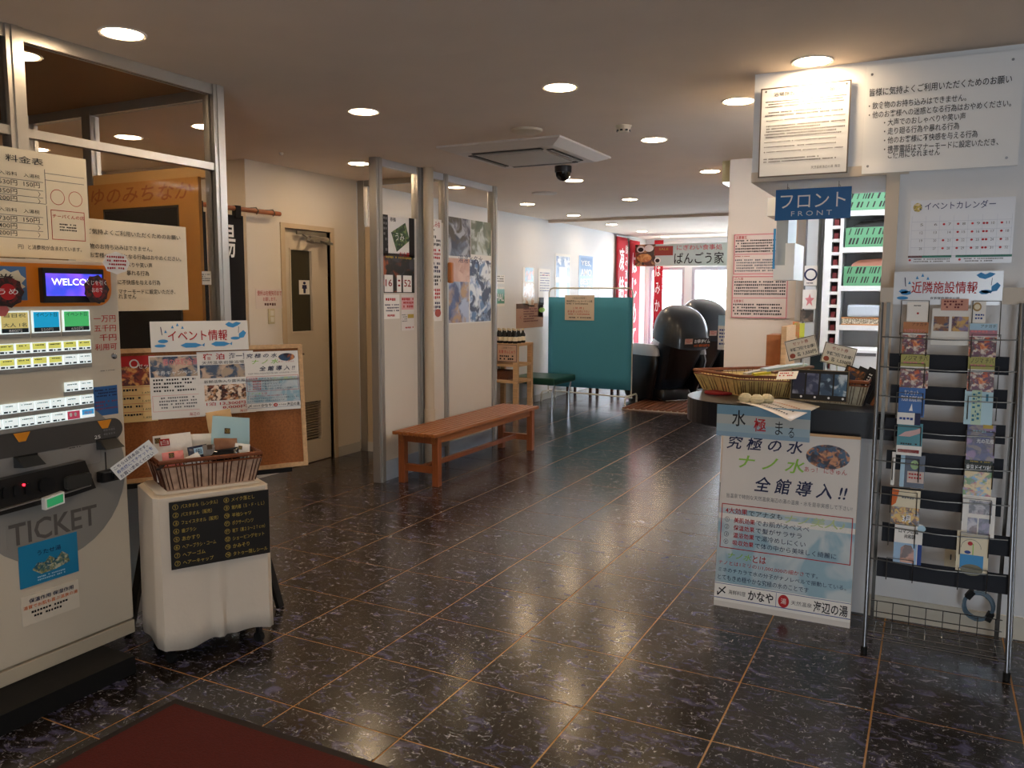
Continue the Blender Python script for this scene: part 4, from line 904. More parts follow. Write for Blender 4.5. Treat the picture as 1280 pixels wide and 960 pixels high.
MB().box(((bx0+bx1)/2-.015, 5.338, .11), ((bx0+bx1)/2+.02, 6.982, .145)).build('stretcher', M_bl, b_)

# ------------------------------------------------------------------ ceiling fittings
ac = thing('air_conditioner', 'square white ceiling cassette air conditioner with dark outlet slots', 'air conditioner', (-2.7, 5.5, H))
ax0, ax1, ay0, ay1 = -3.17, -2.22, 5.02, 5.98; M_ac = mat('ac_white', '#cfc6bc', .45)
MB().loft([[(ax0, ay0, H), (ax1, ay0, H), (ax1, ay1, H), (ax0, ay1, H)], [(ax0, ay0, H-.012), (ax1, ay0, H-.012), (ax1, ay1, H-.012), (ax0, ay1, H-.012)], [(ax0+.09, ay0+.09, H-.045), (ax1-.09, ay0+.09, H-.045), (ax1-.09, ay1-.09, H-.045), (ax0+.09, ay1-.09, H-.045)]], smooth=False).build('housing', M_ac, ac)
MB().box((ax0+.22, ay0+.22, H-.056), (ax1-.22, ay1-.22, H-.044), bev=.004).build('grille', mat('ac_grille', '#b9b0a6', .5), ac)
for q in range(4):
    a = math.pi/2*q; M = Matrix.Translation((-2.695, 5.5, H-.046)) @ Matrix.Rotation(a, 4, 'Z')
    MB().box((-.27, .285, -.004), (.27, .335, .003), M=M).build('outlet_slot', mat('slot_black', '#15130f', .5), ac)
    MB().box((-.26, .303, -.010), (.26, .316, -.004), M=M).build('flap', mat('ac_flap', '#8d867e', .4), ac)
def disc(name, label, cat, x, y, r, h, m, parts=None):
    t = thing(name, label, cat, (x, y, H)); MB().lathe([(r*.75, -h), (r*.97, -h*.75), (r, 0)], 28, c=(x, y, H)).build('cover', m, t); return t
disc('ceiling_speaker', 'flat cream disc on the ceiling just in front of the air conditioner', 'speaker', -2.34, 4.78, .10, .018, mat('cream_plastic', '#c7b89f', .5))
disc('ceiling_speaker', 'pale disc on the ceiling between dome camera and partition', 'speaker', -3.6, 7.77, .13, .015, M_ac)
t = disc('smoke_detector', 'round cream smoke detector with black vents right of the air conditioner', 'smoke detector', -1.75, 4.93, .05, .012, MC['cream_plastic'])
MB().lathe([(.022, -.045), (.036, -.04), (.042, -.025), (.045, -.010)], 22, c=(-1.75, 4.93, H)).build('sensor_head', MC['cream_plastic'], t)
for i in range(8): a = i*math.pi/4; MB().box((.036, -.008, -.036), (.0435, .008, -.026), M=Matrix.Translation((-1.75, 4.93, H)) @ Matrix.Rotation(a, 4, 'Z')).build('vent', M_black, t)
t = thing('dome_camera', 'black dome security camera under the ceiling behind the air conditioner', 'camera', (-2.73, 6.25, H))
MB().lathe([(.068, -.05), (.07, 0)], 24, c=(-2.73, 6.25, H)).build('housing', M_black, t)
MB().lathe([(0.001, -.118), (.025, -.113), (.045, -.1), (.058, -.078), (.062, -.05)], 24, c=(-2.73, 6.25, H)).build('dome', mat('smoked_dome', '#050505', .05), t)
t = thing('ceiling_sensor', 'tiny white sensor knob on the ceiling above the restroom door', 'sensor', (-4.35, 4.75, H)); MB().lathe([(.008, -.02), (.016, -.012), (.018, 0)], 14, c=(-4.35, 4.75, H)).build('sensor_body', M_ac, t)

# ------------------------------------------------------------------ left wall of the lounge: posters
WX = -4.867
def wp(name, label, ul, vb, ur, vt, m=M_paper, cat='poster', **k): return sheetpx(name, label, cat, (ul, vb, ur, vt), PLX, (WX, 0, 0), m, gap=.0012, **k)
s = wp('notice', 'small white notice above the green poster on the left wall', 619, 354.5, 630.5, 344, M_paper, 'notice'); s.lines(.1, .1, .9, .9, 3, M_ink)
s = wp('green_poster', 'small green and white poster on the left wall beside the partition end', 618.5, 383, 630.5, 359, mat('emerald_print', '#2f7f63', .4)); s.rect(0, 0, 1, .1, M_paper).rect(0, .86, 1, 1, M_paper).text('HAL', .1, .35, .9, .72, M_whiteink, bold=.04)
s = wp('tall_poster', 'tall pale poster with a blue top and people, first beyond the green poster', 653, 384, 668, 335); s.rect(.2, 0, .9, .35, photo('blue_rose_print', ['#8fb3c9', '#d99a94', '#b9cdd6', '#7fa6bf'], 6)).rect(.05, .4, .95, .95, photo('pale_group_print', ['#efeae4', '#d7c3ae', '#e9eef0', '#c9a98c'], 6))
s = wp('calendar_poster', 'narrow white poster with fine blue print and a dark seal', 672.5, 396, 688, 336.5); s.lines(.1, .08, .9, .5, 8, M_blue, fill=.35).lines(.3, .12, .9, .16, 1, M_pink).rect(.05, .6, .45, .75, M_ink).ell(.3, .86, .25, .05, M_green)
s = wp('fireworks_poster', 'blue and white poster with a bright white plume, third on the left wall', 693.5, 383, 713, 318.5); s.rect(.05, .05, .95, .45, photo('blue_plume_print', ['#5f7fae', '#c9d3e0', '#f2f3f5', '#8195bb'], 4)).rect(.25, .25, .75, .95, mat('plume_white', '#f0f0f2', .4), 2).rect(.05, .55, .25, .95, M_lblue).rect(.75, .55, .95, .95, M_lblue)
s = wp('flight_poster', 'blue poster with rows of white capital letters left of the first red banner', 723, 380, 741, 321, mat('poster_blue', '#7fa3cc', .4)); s.rect(.1, .04, .95, .28, mat('mid_blue_print', '#5c82b3', .4)); s.text('YES,', .12, .1, .85, .22, M_whiteink, 3, bold=.04).text('AMO', .1, .27, .9, .42, M_whiteink, 3, bold=.05).text('BEST', .1, .47, .9, .6, M_whiteink, 3, bold=.05).lines(.1, .62, .85, .68, 1, M_whiteink)
# brown handwritten poster on the wall above the shelf
s = wp('brown_poster', 'brown paper poster with dark red handwriting above the wooden shelf', 645, 411, 679, 379, mat('kraft_paper', '#b38d7a', .7)); s.rect(0, 0, .45, .2, mat('dark_corner_print', '#5a4339', .6)); s.lines(.25, .2, .8, .8, 6, mat('plum_ink', '#5b1f2c', .6), seed=3); s.text('く', .12, .5, .18, .62, M_red)
# red vertical banners
M_ban = mat('red_banner_cloth', '#b5182a', .75, bump=.2, nscale=30)
def vbanner(label, y0, y1, z0, z1, chars, small=None, x=-4.83, wave=.012):
    t = thing('vertical_banner', label, 'banner', (x, (y0+y1)/2, z1))
    mb = MB(); n, mrows = 10, 16; vs = []
    for j in range(mrows+1):
        for i in range(n+1): f = j/mrows; vs.append((x+wave*math.sin(i*1.1+j*.25)*(.3+f), y0+(y1-y0)*i/n, z1-(z1-z0)*f))
    fs = [(j*(n+1)+i, j*(n+1)+i+1, (j+1)*(n+1)+i+1, (j+1)*(n+1)+i) for j in range(mrows) for i in range(n)]
    mb.add(vs, fs, smooth=True); o = mb.build('cloth', M_ban, t); md = o.modifiers.new('t', 'SOLIDIFY'); md.thickness = .003
    MB().tube([(x, y0-.03, z1), (x, y1+.03, z1)], .01).build('rod', mat('white_rod', '#e4e4e4', .4), t)
    w_ = (y1-y0); k = len(chars); hh = (z1-z0-.3)/k
    s = Sheet('lettering_sheet', None, None, (x+wave*1.4+.004, y0+.04, z0+.05), Y_, Z_, w_-.08, z1-z0-.12, M_ban, th=.001, parent=t, gap=.002)
    for i, c in enumerate(chars): s.text(c, .08, .08+i*.9/k, .58, .08+(i+.8)*.9/k, M_whiteink, bold=.03)
    if small:
        q = len(small)
        for i, c in enumerate(small): s.text(c, .7, .04+i*.92/q, .97, .04+(i+.75)*.92/q, M_whiteink, bold=.01)
    return t
vbanner('red vertical banner on the left wall right of the blue posters, reading 凍結と', 13.36, 13.93, .75, 2.49, '凍結と', '飲み放題ひきざ')
vbanner('red vertical banner hanging left of the bright window, reading はじめ', 14.05, 14.62, .35, 2.47, 'はじめて', None)
# banner of the restaurant and third red banner hang just before the end wall
t3 = thing('vertical_banner', 'narrow red vertical banner in front of the bright window, right of はじめ', 'banner', (-4.55, 14.95, 2.4))
p0 = onY(816, 400, 14.95); p1 = onY(829, 330, 14.95)
mb = MB(); vs = []; n = 8
for j in range(17):
    for i in range(n+1): f = j/16; vs.append((p0.x+(p1.x-p0.x)*i/n, 14.95+.012*math.sin(i*1.3+j*.3), 2.5-(1.95)*f))
mb.add(vs, [(j*(n+1)+i, j*(n+1)+i+1, (j+1)*(n+1)+i+1, (j+1)*(n+1)+i) for j in range(16) for i in range(n)], smooth=True)
o = mb.build('cloth', M_ban, t3); md = o.modifiers.new('t', 'SOLIDIFY'); md.thickness = .003
s = Sheet('lettering_sheet', None, None, (p0.x+.02, 14.925, .75), X_, Z_, p1.x-p0.x-.04, 1.35, M_ban, th=.001, parent=t3, gap=.002)
for i, c in enumerate('はみかん'): s.text(c, .15, .04+i*.24, .85, .2+i*.24, M_whiteink, bold=.02)
MB().tube([(p0.x-.03, 14.95, 2.515), (p1.x+.03, 14.95, 2.515)], .01).build('rod', MC['white_rod'], t3)
A = onY(793, 333, 14.3); B = onY(912, 303, 14.3)
s = Sheet('restaurant_banner', 'pale hanging banner reading ばんごう家 with food photos, across the far end', 'banner', A, X_, Z_, B.x-A.x, B.z-A.z, mat('pale_teal_cloth', '#c3d3ce', .6, noise=.08, nscale=4), th=.01, gap=.002)
s.rect(0, 0, .23, 1, photo('dish_print', ['#3a2a24', '#6a4034', '#a5563c', '#4a3a34', '#c59a70'], 4)).ell(.07, .22, .045, .16, M_paper, 2).ell(.07, .24, .03, .1, M_ink, 3).ell(.16, .18, .05, .16, M_paper, 2).ell(.11, .62, .08, .2, photo('cutlet_print', ['#c88a4a', '#b5623a', '#e0b070'], 8), 2).ell(.255, .75, .035, .13, M_paper, 2).ell(.255, .75, .024, .09, M_ink, 3)
s.rect(.22, .1, .42, .52, mat('brick_red_print', '#96362c', .5), 3).text('SALE', .27, .18, .37, .28, M_gold, 4)
s.text('にぎわい食事処', .46, .06, .93, .3, mat('coral_ink', '#cf5560', .6), 4, bold=.01).text('ばんごう家', .435, .4, .95, .92, M_ink, 4, bold=.02)
for x in (A.x+.1, B.x-.1): MB().tube([(x, 14.305, B.z), (x, 14.305, H)], .004, 6).build('cord', M_white, s.o) if False else None

# ------------------------------------------------------------------ wooden shelf with souvenirs, green bench, screen
sh = thing('wooden_shelf', 'open pale wooden shelf unit beside the end of the poster partition', 'shelf', (-4.62, 8.98, 0))
sx0, sx1, sy0, sy1 = -4.84, -4.4, 8.76, 9.2
for x in (sx0+.03, sx1-.03):
    for y in (sy0+.025, sy1-.025): MB().box((x-.03, y-.022, 0), (x+.03, y+.022, .89)).build('leg', M_pine, sh)
for z in (.87, .62, .42): MB().box((sx0, sy0, z), (sx1, sy1, z+.03)).build('shelf_board', M_pine, sh)
rnd = random.Random(3)
cols = ['#17161a', '#26221f', '#0f0f12', '#3a2c22', '#d8d2c6']
jar0 = None; k = 0
for y in (8.82, 8.92, 9.03):
    for i in range(6):
        x = -4.8+i*.068; 
        if jar0 is None:
            jar0 = thing('souvenir_bottle', '', 'bottle', (x, y, .90), 'bottles on the wooden shelf')
            MB().lathe([(.028, 0), (.03, .01), (.03, .105), (.014, .135), (.013, .155)], 12, c=(x, y, .90)).build('bottle_body', mat('dark_bottle', '#141316', .25), jar0)
            MB().lathe([(.015, .153), (.015, .175)], 10, c=(x, y, .90)).build('cap', mat('tan_cap', '#c9b79a', .5), jar0)
            MB().lathe([(.0306, .03), (.0306, .08)], 12, c=(x, y, .90)).build('bottle_label', M_cream, jar0); kids(jar0); c = jar0
        else: c = copytree(jar0, (x, y, .90))
        c['label'] = 'dark bottle on the wooden shelf, %s row, %s from the left' % (('front', 'middle', 'back')[k // 6], ('first', 'second', 'third', 'fourth', 'fifth', 'sixth')[k % 6]); k += 1
s = Sheet('shelf_price_card', 'brown framed price card with red heading fixed to the front of the wooden shelf', 'sign', onP(621, 452, (0, 8.755, 0), Vector((0, -1, 0))), X_, Z_, .28, .215, mat('tan_card', '#c9a58c', .6), th=.005)
s.frame(.02, .02, .98, .98, .006, M_ink).text('ご利用下さい', .25, .14, .8, .26, M_ink).text('お湯 まんじゅう', .12, .32, .9, .52, M_red, bold=.02).lines(.15, .62, .9, .92, 2, M_ink, fill=.7)
bk2 = thing('small_basket', 'small brown basket with a handle on the lower board of the wooden shelf', 'basket', (-4.68, 8.95, .45))
MB().loft([[(-4.78, 8.86, .452), (-4.58, 8.86, .452), (-4.58, 9.04, .452), (-4.78, 9.04, .452)], [(-4.81, 8.83, .56), (-4.55, 8.83, .56), (-4.55, 9.07, .56), (-4.81, 9.07, .56)]], smooth=False).build('basket_body', mat('brown_weave', '#6e4430', .7, noise=.4, nscale=90, bump=.5), bk2)
MB().tube([(-4.80, 8.95+.1*math.cos(a), .56+.09*math.sin(a)) for a in [math.pi*i/10 for i in range(11)]], .006).build('handle', M_rib, bk2)
gb = thing('green_bench', 'dark green padded bench with chromed legs between shelf and screen', 'bench', (-4.5, 9.8, 0))
MB().box((-4.86, 9.42, .34), (-4.2, 10.12, .43), bev=.03).build('seat', mat('dark_green_vinyl', '#1e4a40', .35), gb)
for x, y in ((-4.8, 9.5), (-4.27, 9.5), (-4.8, 10.04), (-4.27, 10.04)): MB().tube([(x+(.03 if x > -4.5 else -.0), y, .35), (x, y, .2), (x, y, .0)], .013).build('leg', M_steel, gb)
sc = thing('folding_screen', 'teal cloth screen on a white tube frame with castors', 'screen', (-4.2, 10.58, 0))
q0 = onZ(788, 503); SY2 = 10.58; sxa = onY(686, 430, SY2).x; sxb = onY(790, 430, SY2).x
M_tubew = mat('cream_tube', '#d6cfc0', .35)
fr2 = [(sxa, SY2, .09), (sxa, SY2, 1.52), (sxa+.02, SY2, 1.565), (sxa+.06, SY2, 1.58), (sxb-.06, SY2, 1.58), (sxb-.02, SY2, 1.565), (sxb, SY2, 1.52), (sxb, SY2, .09)]
MB().tube(fr2, .011, 10).build('frame', M_tubew, sc); MB().tube([(sxa, SY2, .13), (sxb, SY2, .10)], .01).build('cross_bar', M_tubew, sc)
cl_ = MB(); vs = []; n = 16
for j in range(9):
    for i in range(n+1): vs.append((sxa+(sxb-sxa)*i/n, SY2-.013+.004*math.sin(i*2.1)*math.sin(j), 1.455-(1.455-.2)*j/8))
cl_.add(vs, [(j*(n+1)+i, j*(n+1)+i+1, (j+1)*(n+1)+i+1, (j+1)*(n+1)+i) for j in range(8) for i in range(n)], smooth=True)
o = cl_.build('cloth', mat('teal_cloth', '#4490a8', .8, bump=.2, nscale=120), sc); md = o.modifiers.new('t', 'SOLIDIFY'); md.thickness = .004
for x in (sxa, sxb):
    MB().tube([(x, SY2-.24, .04), (x, SY2-.24, .1), (x, SY2-.20, .13), (x, SY2+.20, .13), (x, SY2+.24, .1), (x, SY2+.24, .04)], .012).build('foot', M_tubew, sc)
    for y in (SY2-.24, SY2+.24): MB().lathe([(.012, -.008), (.022, -.008), (.022, .008), (.012, .008)], 14, M=Matrix.Translation((x, y, .022)) @ Matrix.Rotation(math.pi/2, 4, 'Y')).build('castor', M_tubew, sc)
for i in range(4): x = sxa+.25+(sxb-sxa-.5)*i/3; MB().tube([(x, SY2, 1.455), (x, SY2, 1.57)], .003, 6).build('hanger', M_tubew, sc)
s = sheetpx('screen_notice', 'cream notice clipped to the top of the teal screen', 'notice', (706, 400, 743, 369), PLY, (0, SY2-.025, 0), mat('notice_cream', '#d9c9b4', .5), gap=.0015)
s.text('ご利用のお客様へ', .25, .08, .75, .16, M_ink).text('特別療養ルーム カーテンの奥', .06, .2, .94, .29, M_ink, bold=.02).lines(.06, .33, .8, .4, 1, M_ink).text('[ 禁 煙 ]', .3, .47, .65, .57, M_red).text('飲 食 音 はお控え下さい', .1, .6, .85, .7, M_red, bold=.01).lines(.12, .74, .85, .81, 1, M_red).lines(.15, .87, .9, .96, 1, M_ink)
# low wooden stools seen under the screen
for k, (x, y) in enumerate(((-4.62, 11.4), (-4.14, 12.0))):
    t = thing('wooden_stool', ('low dark wooden stool seen under the left of the teal screen', 'low dark wooden stool seen under the middle of the teal screen')[k], 'stool', (x, y, 0))
    MB().box((x-.22, y-.18, .24), (x+.22, y+.18, .28)).build('seat', mat('dark_stool_wood', '#54301f', .5), t)
    for a in (-.18, .18):
        for b in (-.14, .14): MB().box((x+a-.02, y+b-.02, 0), (x+a+.02, y+b+.02, .24)).build('leg', MC['dark_stool_wood'], t)
# slatted deck under the massage chairs
dk_ = thing('slatted_deck', 'flat brown deck of narrow wooden slats on the floor under the massage chairs', 'deck', (-2.5, 11, 0))
MB().box((-3.55, 10.12, 0), (-1.46, 14.2, .012)).build('gap_reflection_sheet', mat('pale_rubber_sheet', '#b9a898', .7), dk_)  # pale colour stands in for window reflections between the slats
for i in range(25): x = -3.54+i*.083; MB().box((x, 10.12, .012), (x+.055, 14.2, .026)).build('slat', mat('deck_wood', '#7c4a30', .5, noise=.2, nscale=6, stretch=(10, 1, 1)), dk_)

# ------------------------------------------------------------------ massage chairs
M_leather = mat('blue_black_leather', '#1b222c', .38, bump=.15, nscale=60); M_shell = mat('black_shell', '#101116', .3); M_silver = mat('grey_arm_cover', '#a9abb0', .35)
def massage_chair(label, x, y, rz, s_=1, sticker=True):
    M = Matrix.Translation((x, y, .026)) @ Matrix.Rotation(rz, 4, 'Z') @ Matrix.Diagonal((s_, s_, s_, 1))
    t = thing('massage_chair', label, 'massage chair', (x, y, .026), 'massage chairs seen from behind')
    def ell(cx, cy, cz, a, b, e=2.4, n=20):
        out = []
        for i in range(n):
            q = 2*math.pi*i/n; c, s2 = math.cos(q), math.sin(q)
            out.append(M @ Vector((cx+a*abs(c)**(2/e)*(1 if c > 0 else -1), cy+b*abs(s2)**(2/e)*(1 if s2 > 0 else -1), cz)))
        return out
    # local frame: the sitter faces -y, the back leans to +y
    MB().loft([ell(0, -.05, 0, .28, .45, 5), ell(0, -.05, .10, .30, .47, 5), ell(0, -.04, .16, .27, .44, 5)]).build('base', M_shell, t)
    MB().loft([ell(0, -.2, .16, .26, .36, 4), ell(0, -.2, .36, .27, .38, 4), ell(0, -.2, .42, .22, .32, 4)]).build('seat', M_leather, t)
    MB().loft([ell(0, .12, .12, .22, .13, 3.4), ell(0, .22, .32, .27, .15, 3.4), ell(0, .36, .6, .32, .17, 3.4), ell(0, .49, .85, .33, .17, 3.2), ell(0, .55, .98, .28, .14, 3)]).build('backrest', M_leather, t)
    MB().loft([ell(0, .285, .30, .19, .09, 4), ell(0, .445, .6, .25, .10, 4), ell(0, .545, .78, .27, .12, 4)]).build('back_cover', M_shell, t)
    # big hood: half ellipsoid shell around the head, its rim sloping down to the rear
    rg = []
    for i in range(13):
        f = i/12; a = math.pi*(f*.5); r = max(.02, math.cos(a)**.62); cy = .43+.05*math.sin(a)
        ring = []
        for q in range(28):
            th = 2*math.pi*q/28; c, s2 = math.cos(th), math.sin(th); e = 2.2
            X = .37*r*abs(c)**(2/e)*(1 if c > 0 else -1); Y = .37*r*abs(s2)**(2/e)*(1 if s2 > 0 else -1)
            ring.append(M @ Vector((X, cy+Y, .84+.46*math.sin(a)-.30*Y)))
        rg.append(ring)
    MB().loft(rg).build('hood', mat('hood_blue_black', '#232c37', .3, coat=.4), t)
    for sx in (-1, 1):
        MB().loft([ell(sx*.36, -.02, .03, .07, .30, 3), ell(sx*.39, .0, .3, .09, .40, 2.6), ell(sx*.40, .06, .55, .10, .42, 2.4), ell(sx*.39, .1, .68, .085, .34, 2.4)]).build('arm_side', M_shell, t)
        MB().loft([ell(sx*.39, .08, .64, .10, .40, 2.4), ell(sx*.39, .1, .72, .10, .36, 2.3), ell(sx*.385, .14, .79, .06, .24, 2.2)]).build('armrest', M_silver, t)
    ft = MB()
    for sx in (-.26, .26): ft.tube([M @ Vector((sx, .1, .10)), M @ Vector((sx, .42, .02)), M @ Vector((sx, .50, .015))], .012)
    ft.tube([M @ Vector((-.26, .46, .018)), M @ Vector((.26, .46, .018))], .012); ft.build('rear_stand', M_steel, t)
    # price sticker across the lower back of the hood
    N = (M.to_3x3() @ Vector((.0, 1, -.12))).normalized(); U = (M.to_3x3() @ Vector((-1, 0, 0))).normalized(); V = N.cross(U).normalized()
    O = M @ Vector((.21, .805, .765))
    s = Sheet('sticker', None, None, O, U, V, .42*s_, .13*s_, mat('sticker_black', '#1a1a1e', .5), th=.003, parent=t, gap=.002)
    s.rect(0, .05, .3, .6, mat('sticker_tan', '#c9a795', .5)).lines(.03, .1, .28, .5, 3, M_red, fill=.6).text('お得タイム', .36, .12, .97, .52, M_whiteink, bold=.05).text('10分 無料体験中', .36, .62, .97, .92, M_orange, bold=.04)
    return t
massage_chair('black massage chair nearest the teal screen, its hood with a price sticker', -3.40, 11.35, math.radians(232), 1.0)
massage_chair('second black massage chair, further back and right of the first', -3.46, 12.85, math.radians(232), 1.06)
massage_chair('third dark massage chair, half hidden behind the white column', -2.25, 14.2, math.radians(200), .9)
s = Sheet('small_placard', 'white placard with blue print beside the third massage chair', 'sign', onY(897, 437, 12.0), X_, Z_, .2, .5, M_paper, th=.01); s.rect(0, 0, 1, .3, M_lblue).lines(.1, .4, .9, .9, 5, M_blue)
t = MB().box((s.o.matrix_basis.translation.x+.05, 12.01, .026), (s.o.matrix_basis.translation.x+.15, 12.03, s.o.matrix_basis.translation.z+.1)).build('placard_post', M_black, None, (s.o.matrix_basis.translation.x+.1, 12.02, .026)); tag(t, 'thin black post carrying the white placard beside the massage chairs', 'post')

# ------------------------------------------------------------------ reception: boards, sign, column notices
def fy(name, label, cat, ul, vb, ur, vt, m, y, **k): return sheetpx(name, label, cat, (ul, vb, ur, vt), PLY, (0, y, 0), m, **k)
s = fy('bath_rules_board', 'white board with fine printed bathing rules and a dark edge, left above the blue sign', 'sign', 948, 223, 1065, 100, M_acry, SYW-.012, th=.012)
s.frame(0, 0, 1, 1, .006, mat('bronze_edge', '#6b6058', .4, .4), 1)
s.text('浴場施設ご利用上のお願い', .15, .055, .88, .105, M_ink, bold=.015)
for y0, y1, n in ((.15, .235, 3), (.27, .335, 2), (.36, .385, 1), (.42, .575, 5), (.60, .625, 1), (.655, .68, 1), (.71, .735, 1), (.79, .85, 2)): s.lines(.06, y0, .95, y1, n, mat('fine_print', '#4a4642', .6), seed=int(y0*100), fill=.5)
s.text('天然温泉海辺の湯  館主', .6, .90, .92, .93, M_ink)
for x in (.06, .95): s.ell(x, .04, .012, .012, M_grey, 3)
s = fy('house_rules_sign', 'large white acrylic panel reading 皆様に気持よくご利用いただくためのお願い, upper right', 'sign', 1077, 218, 1282, 61.5, M_acry, SYW-.016, th=.008)
def hp(u, v): p = onY(u, v, SYW-.02); o = s.o.matrix_basis.translation; return (p.x-o.x)/s.w, 1-(p.z-o.z)/s.h
def hrow(t, u0, v0, u1, v1, h=.033, bold=.02): a = hp(u0, v0); b = hp(u1, v1); yc = (a[1]+b[1])/2; s.text(t, a[0], yc-h, b[0], yc+h, M_ink, bold=bold)
hrow('皆様に気持よくご利用いただくためのお願い', 1087, 117, 1265, 98, .037); hrow('・飲食物のお持ち込みはできません。', 1086, 133, 1208, 122); hrow('・他のお客様への迷惑となる行為はおやめください。', 1086, 145, 1264, 128)
hrow('・大声でのおしゃべりや笑い声', 1105, 154, 1207, 145); hrow('・走り廻る行為や暴れる行為', 1105, 165, 1199, 157); hrow('・他のお客様に不快感を与える行為', 1105, 176, 1222, 167); hrow('・携帯電話はマナーモードに設定いただき、', 1105, 187, 1248, 177); hrow('ご使用になれません', 1110, 194, 1175, 190)
for x in (.04, .93):
    for y in (.08, .93): s.ell(x, y, .009, .012, mat('panel_screw', '#8e8e90', .3, .8), 3)
s = fy('front_sign', 'hanging blue sign reading フロント FRONT under the reception header', 'sign', 969, 276, 1065, 233, mat('reception_blue', '#1d6299', .35), SYW+.1, th=.012)
s.text('フロント', .07, .16, .93, .62, M_paper, shear=0).text('F R O N T', .22, .72, .76, .88, mat('pale_ink', '#c6cdd2', .5))
A = s.o.matrix_basis.translation; hk = MB()
for f in (.15, .83): hk.tube([(A.x+s.w*f, SYW+.106, A.z+s.h-.01), (A.x+s.w*f, SYW+.106, 2.03)], .002, 6); hk.tube([(A.x+s.w*f, SYW+.106, A.z+s.h-.005), (A.x+s.w*f+.008, SYW+.106, A.z+s.h+.006), (A.x+s.w*f, SYW+.106, A.z+s.h+.014)], .0015, 6)
hk_o = hk.build('hook', M_steel); hk_o.parent = s.o; hk_o.matrix_parent_inverse = s.o.matrix_basis.inverted()
s = fy('pricing_notice', 'large cream notice with red borders and fine print on the column behind the counter', 'notice', 914, 397, 989, 291, mat('blush_paper', '#e3cfc2', .5), 6.49, gap=.0012)
s.frame(.01, .0, .99, .48, .008, M_pink).frame(.0, .5, .98, 1, .008, M_pink).rect(.01, .235, .99, .245, M_pink, 2).rect(0, .755, .98, .765, M_pink, 2)
s.text('注意事項', .04, .02, .24, .06, M_red, bold=.03).lines(.04, .07, .96, .23, 5, M_ink, seed=1).lines(.04, .26, .3, .28, 1, M_red).lines(.04, .3, .96, .46, 5, M_grey, seed=2).text('ご入浴', .04, .515, .2, .545, M_red, bold=.03).lines(.04, .56, .94, .74, 5, M_ink, seed=3).text('注意事項', .03, .78, .22, .815, M_red, bold=.03).lines(.03, .83, .94, .98, 4, M_ink, seed=4)
t = thing('wall_clock', 'round dark-rimmed wall clock seen edge-on on the side of the column', 'clock', (-1.46, 6.85, 2.0))
MB().lathe([(.13, 0), (.185, .0), (.185, .035), (.165, .045), (.165, .03), (0.001, .03)], 32, M=Matrix.Translation((-1.44, 6.85, 1.98)) @ Matrix.Rotation(-math.pi/2, 4, 'Y')).build('case', mat('dark_brown_case', '#3a2a20', .35), t)
MB().lathe([(0.001, .031), (.16, .031), (.16, .033)], 32, M=Matrix.Translation((-1.44, 6.85, 1.98)) @ Matrix.Rotation(-math.pi/2, 4, 'Y')).build('dial', M_paper, t)
t = thing('exit_lamp', 'small cream lamp box with pale lit underside at the ceiling beside the column', 'lamp', (-1.49, 6.7, 2.4))
MB().box((-1.51, 6.55, 2.37), (-1.44, 6.9, H)).build('case', mat('lamp_cream', '#cdbf92', .5), t); MB().box((-1.505, 6.56, 2.36), (-1.445, 6.89, 2.37)).build('diffuser', mat('lamp_glow', '#dfe8f2', emit=1.5), t)

# ------------------------------------------------------------------ counter
M_ctr = mat('black_counter_laminate', '#14151b', .3)
CZ0, CZ1 = .845, .965
pts = [(-.12, 4.02), (-.12, 4.075), (-.215, 4.075), (-.215, 5.0), (-.76, 5.0), (-.76, 6.25), (-.95, 6.25), (-.95, 4.9)]
dc = (-.83, 4.38); dr = .30
pts += [(dc[0]+dr*1.05*math.cos(a), dc[1]+(dr+.06)*math.sin(a)) for a in [math.radians(q) for q in range(140, 272, 8)]]
ct = thing('reception_counter', 'black reception counter top with a rounded left end', 'counter', (-.5, 4.5, CZ0))
MB().prism(pts, (0, 0, CZ0), X_, Y_, Z_, CZ1-CZ0).build('counter_top', M_ctr, ct)
t = thing('round_coaster', 'round red felt pad on the left end of the black counter', 'pad', (-1.0, 4.42, CZ1)); MB().lathe([(.075, 0), (.078, .004), (.074, .012)], 28, c=(-1.0, 4.42, CZ1)).build('pad', mat('red_felt', '#7c1016', .9), t)
lx = MB()
# posters leaning on the counter front
PN = Vector((0, .11, .96)).normalized()
AV = PN
p_bl = onP(892, 757, (0, 3.86, 0), X_.cross(AV)); p_br = onP(1062, 787.5, (0, 3.86, 0), X_.cross(AV)); p_tl = onP(897, 536, (0, 3.86, 0), X_.cross(AV))
hgt = (p_tl-p_bl).dot(AV)
pbrd = thing('poster_board', 'wood-edged board carrying the large water poster, leaning on the counter front', 'board', (p_bl.x, p_bl.y, 0))
Wb = p_br.x-p_bl.x; bt = MB(); Nn = X_.cross(AV)
Ob = p_bl-Nn*.02; 
MB().prism([(0, 0), (Wb, 0), (Wb, hgt), (0, hgt)], Ob, X_, AV, Nn, .017).build('panel', M_pine, pbrd)
for a, b, c, d in ((0, -.018, Wb, 0), (0, hgt, Wb, hgt+.012)): MB().prism([(a, b), (c, b), (c, d), (a, d)], Ob, X_, AV, Nn, .022).build('edge_strip', M_pine, pbrd)
s = Sheet('water_poster', 'large poster reading 究極の水 ナノ水 全館導入 on the board below the counter', 'poster', Ob+Nn*.0175, X_, AV, Wb, hgt, mat('poster_white', '#d9d2cb', .35), th=.002); nano(s, False)
A = onY(896, 541, 3.955); B = onY(1013.5, 505.5, 3.955); C2 = onY(896, 505, 3.955)
s = Sheet('blue_banner', 'blue and cream banner with brushed characters across the black counter edge', 'banner', (A.x, 3.95, A.z-.01), X_, Z_, onY(1013.5, 520, 3.955).x-A.x, C2.z-A.z+.01, mat('dawn_paper', '#9fb4bd', .4), th=.003)
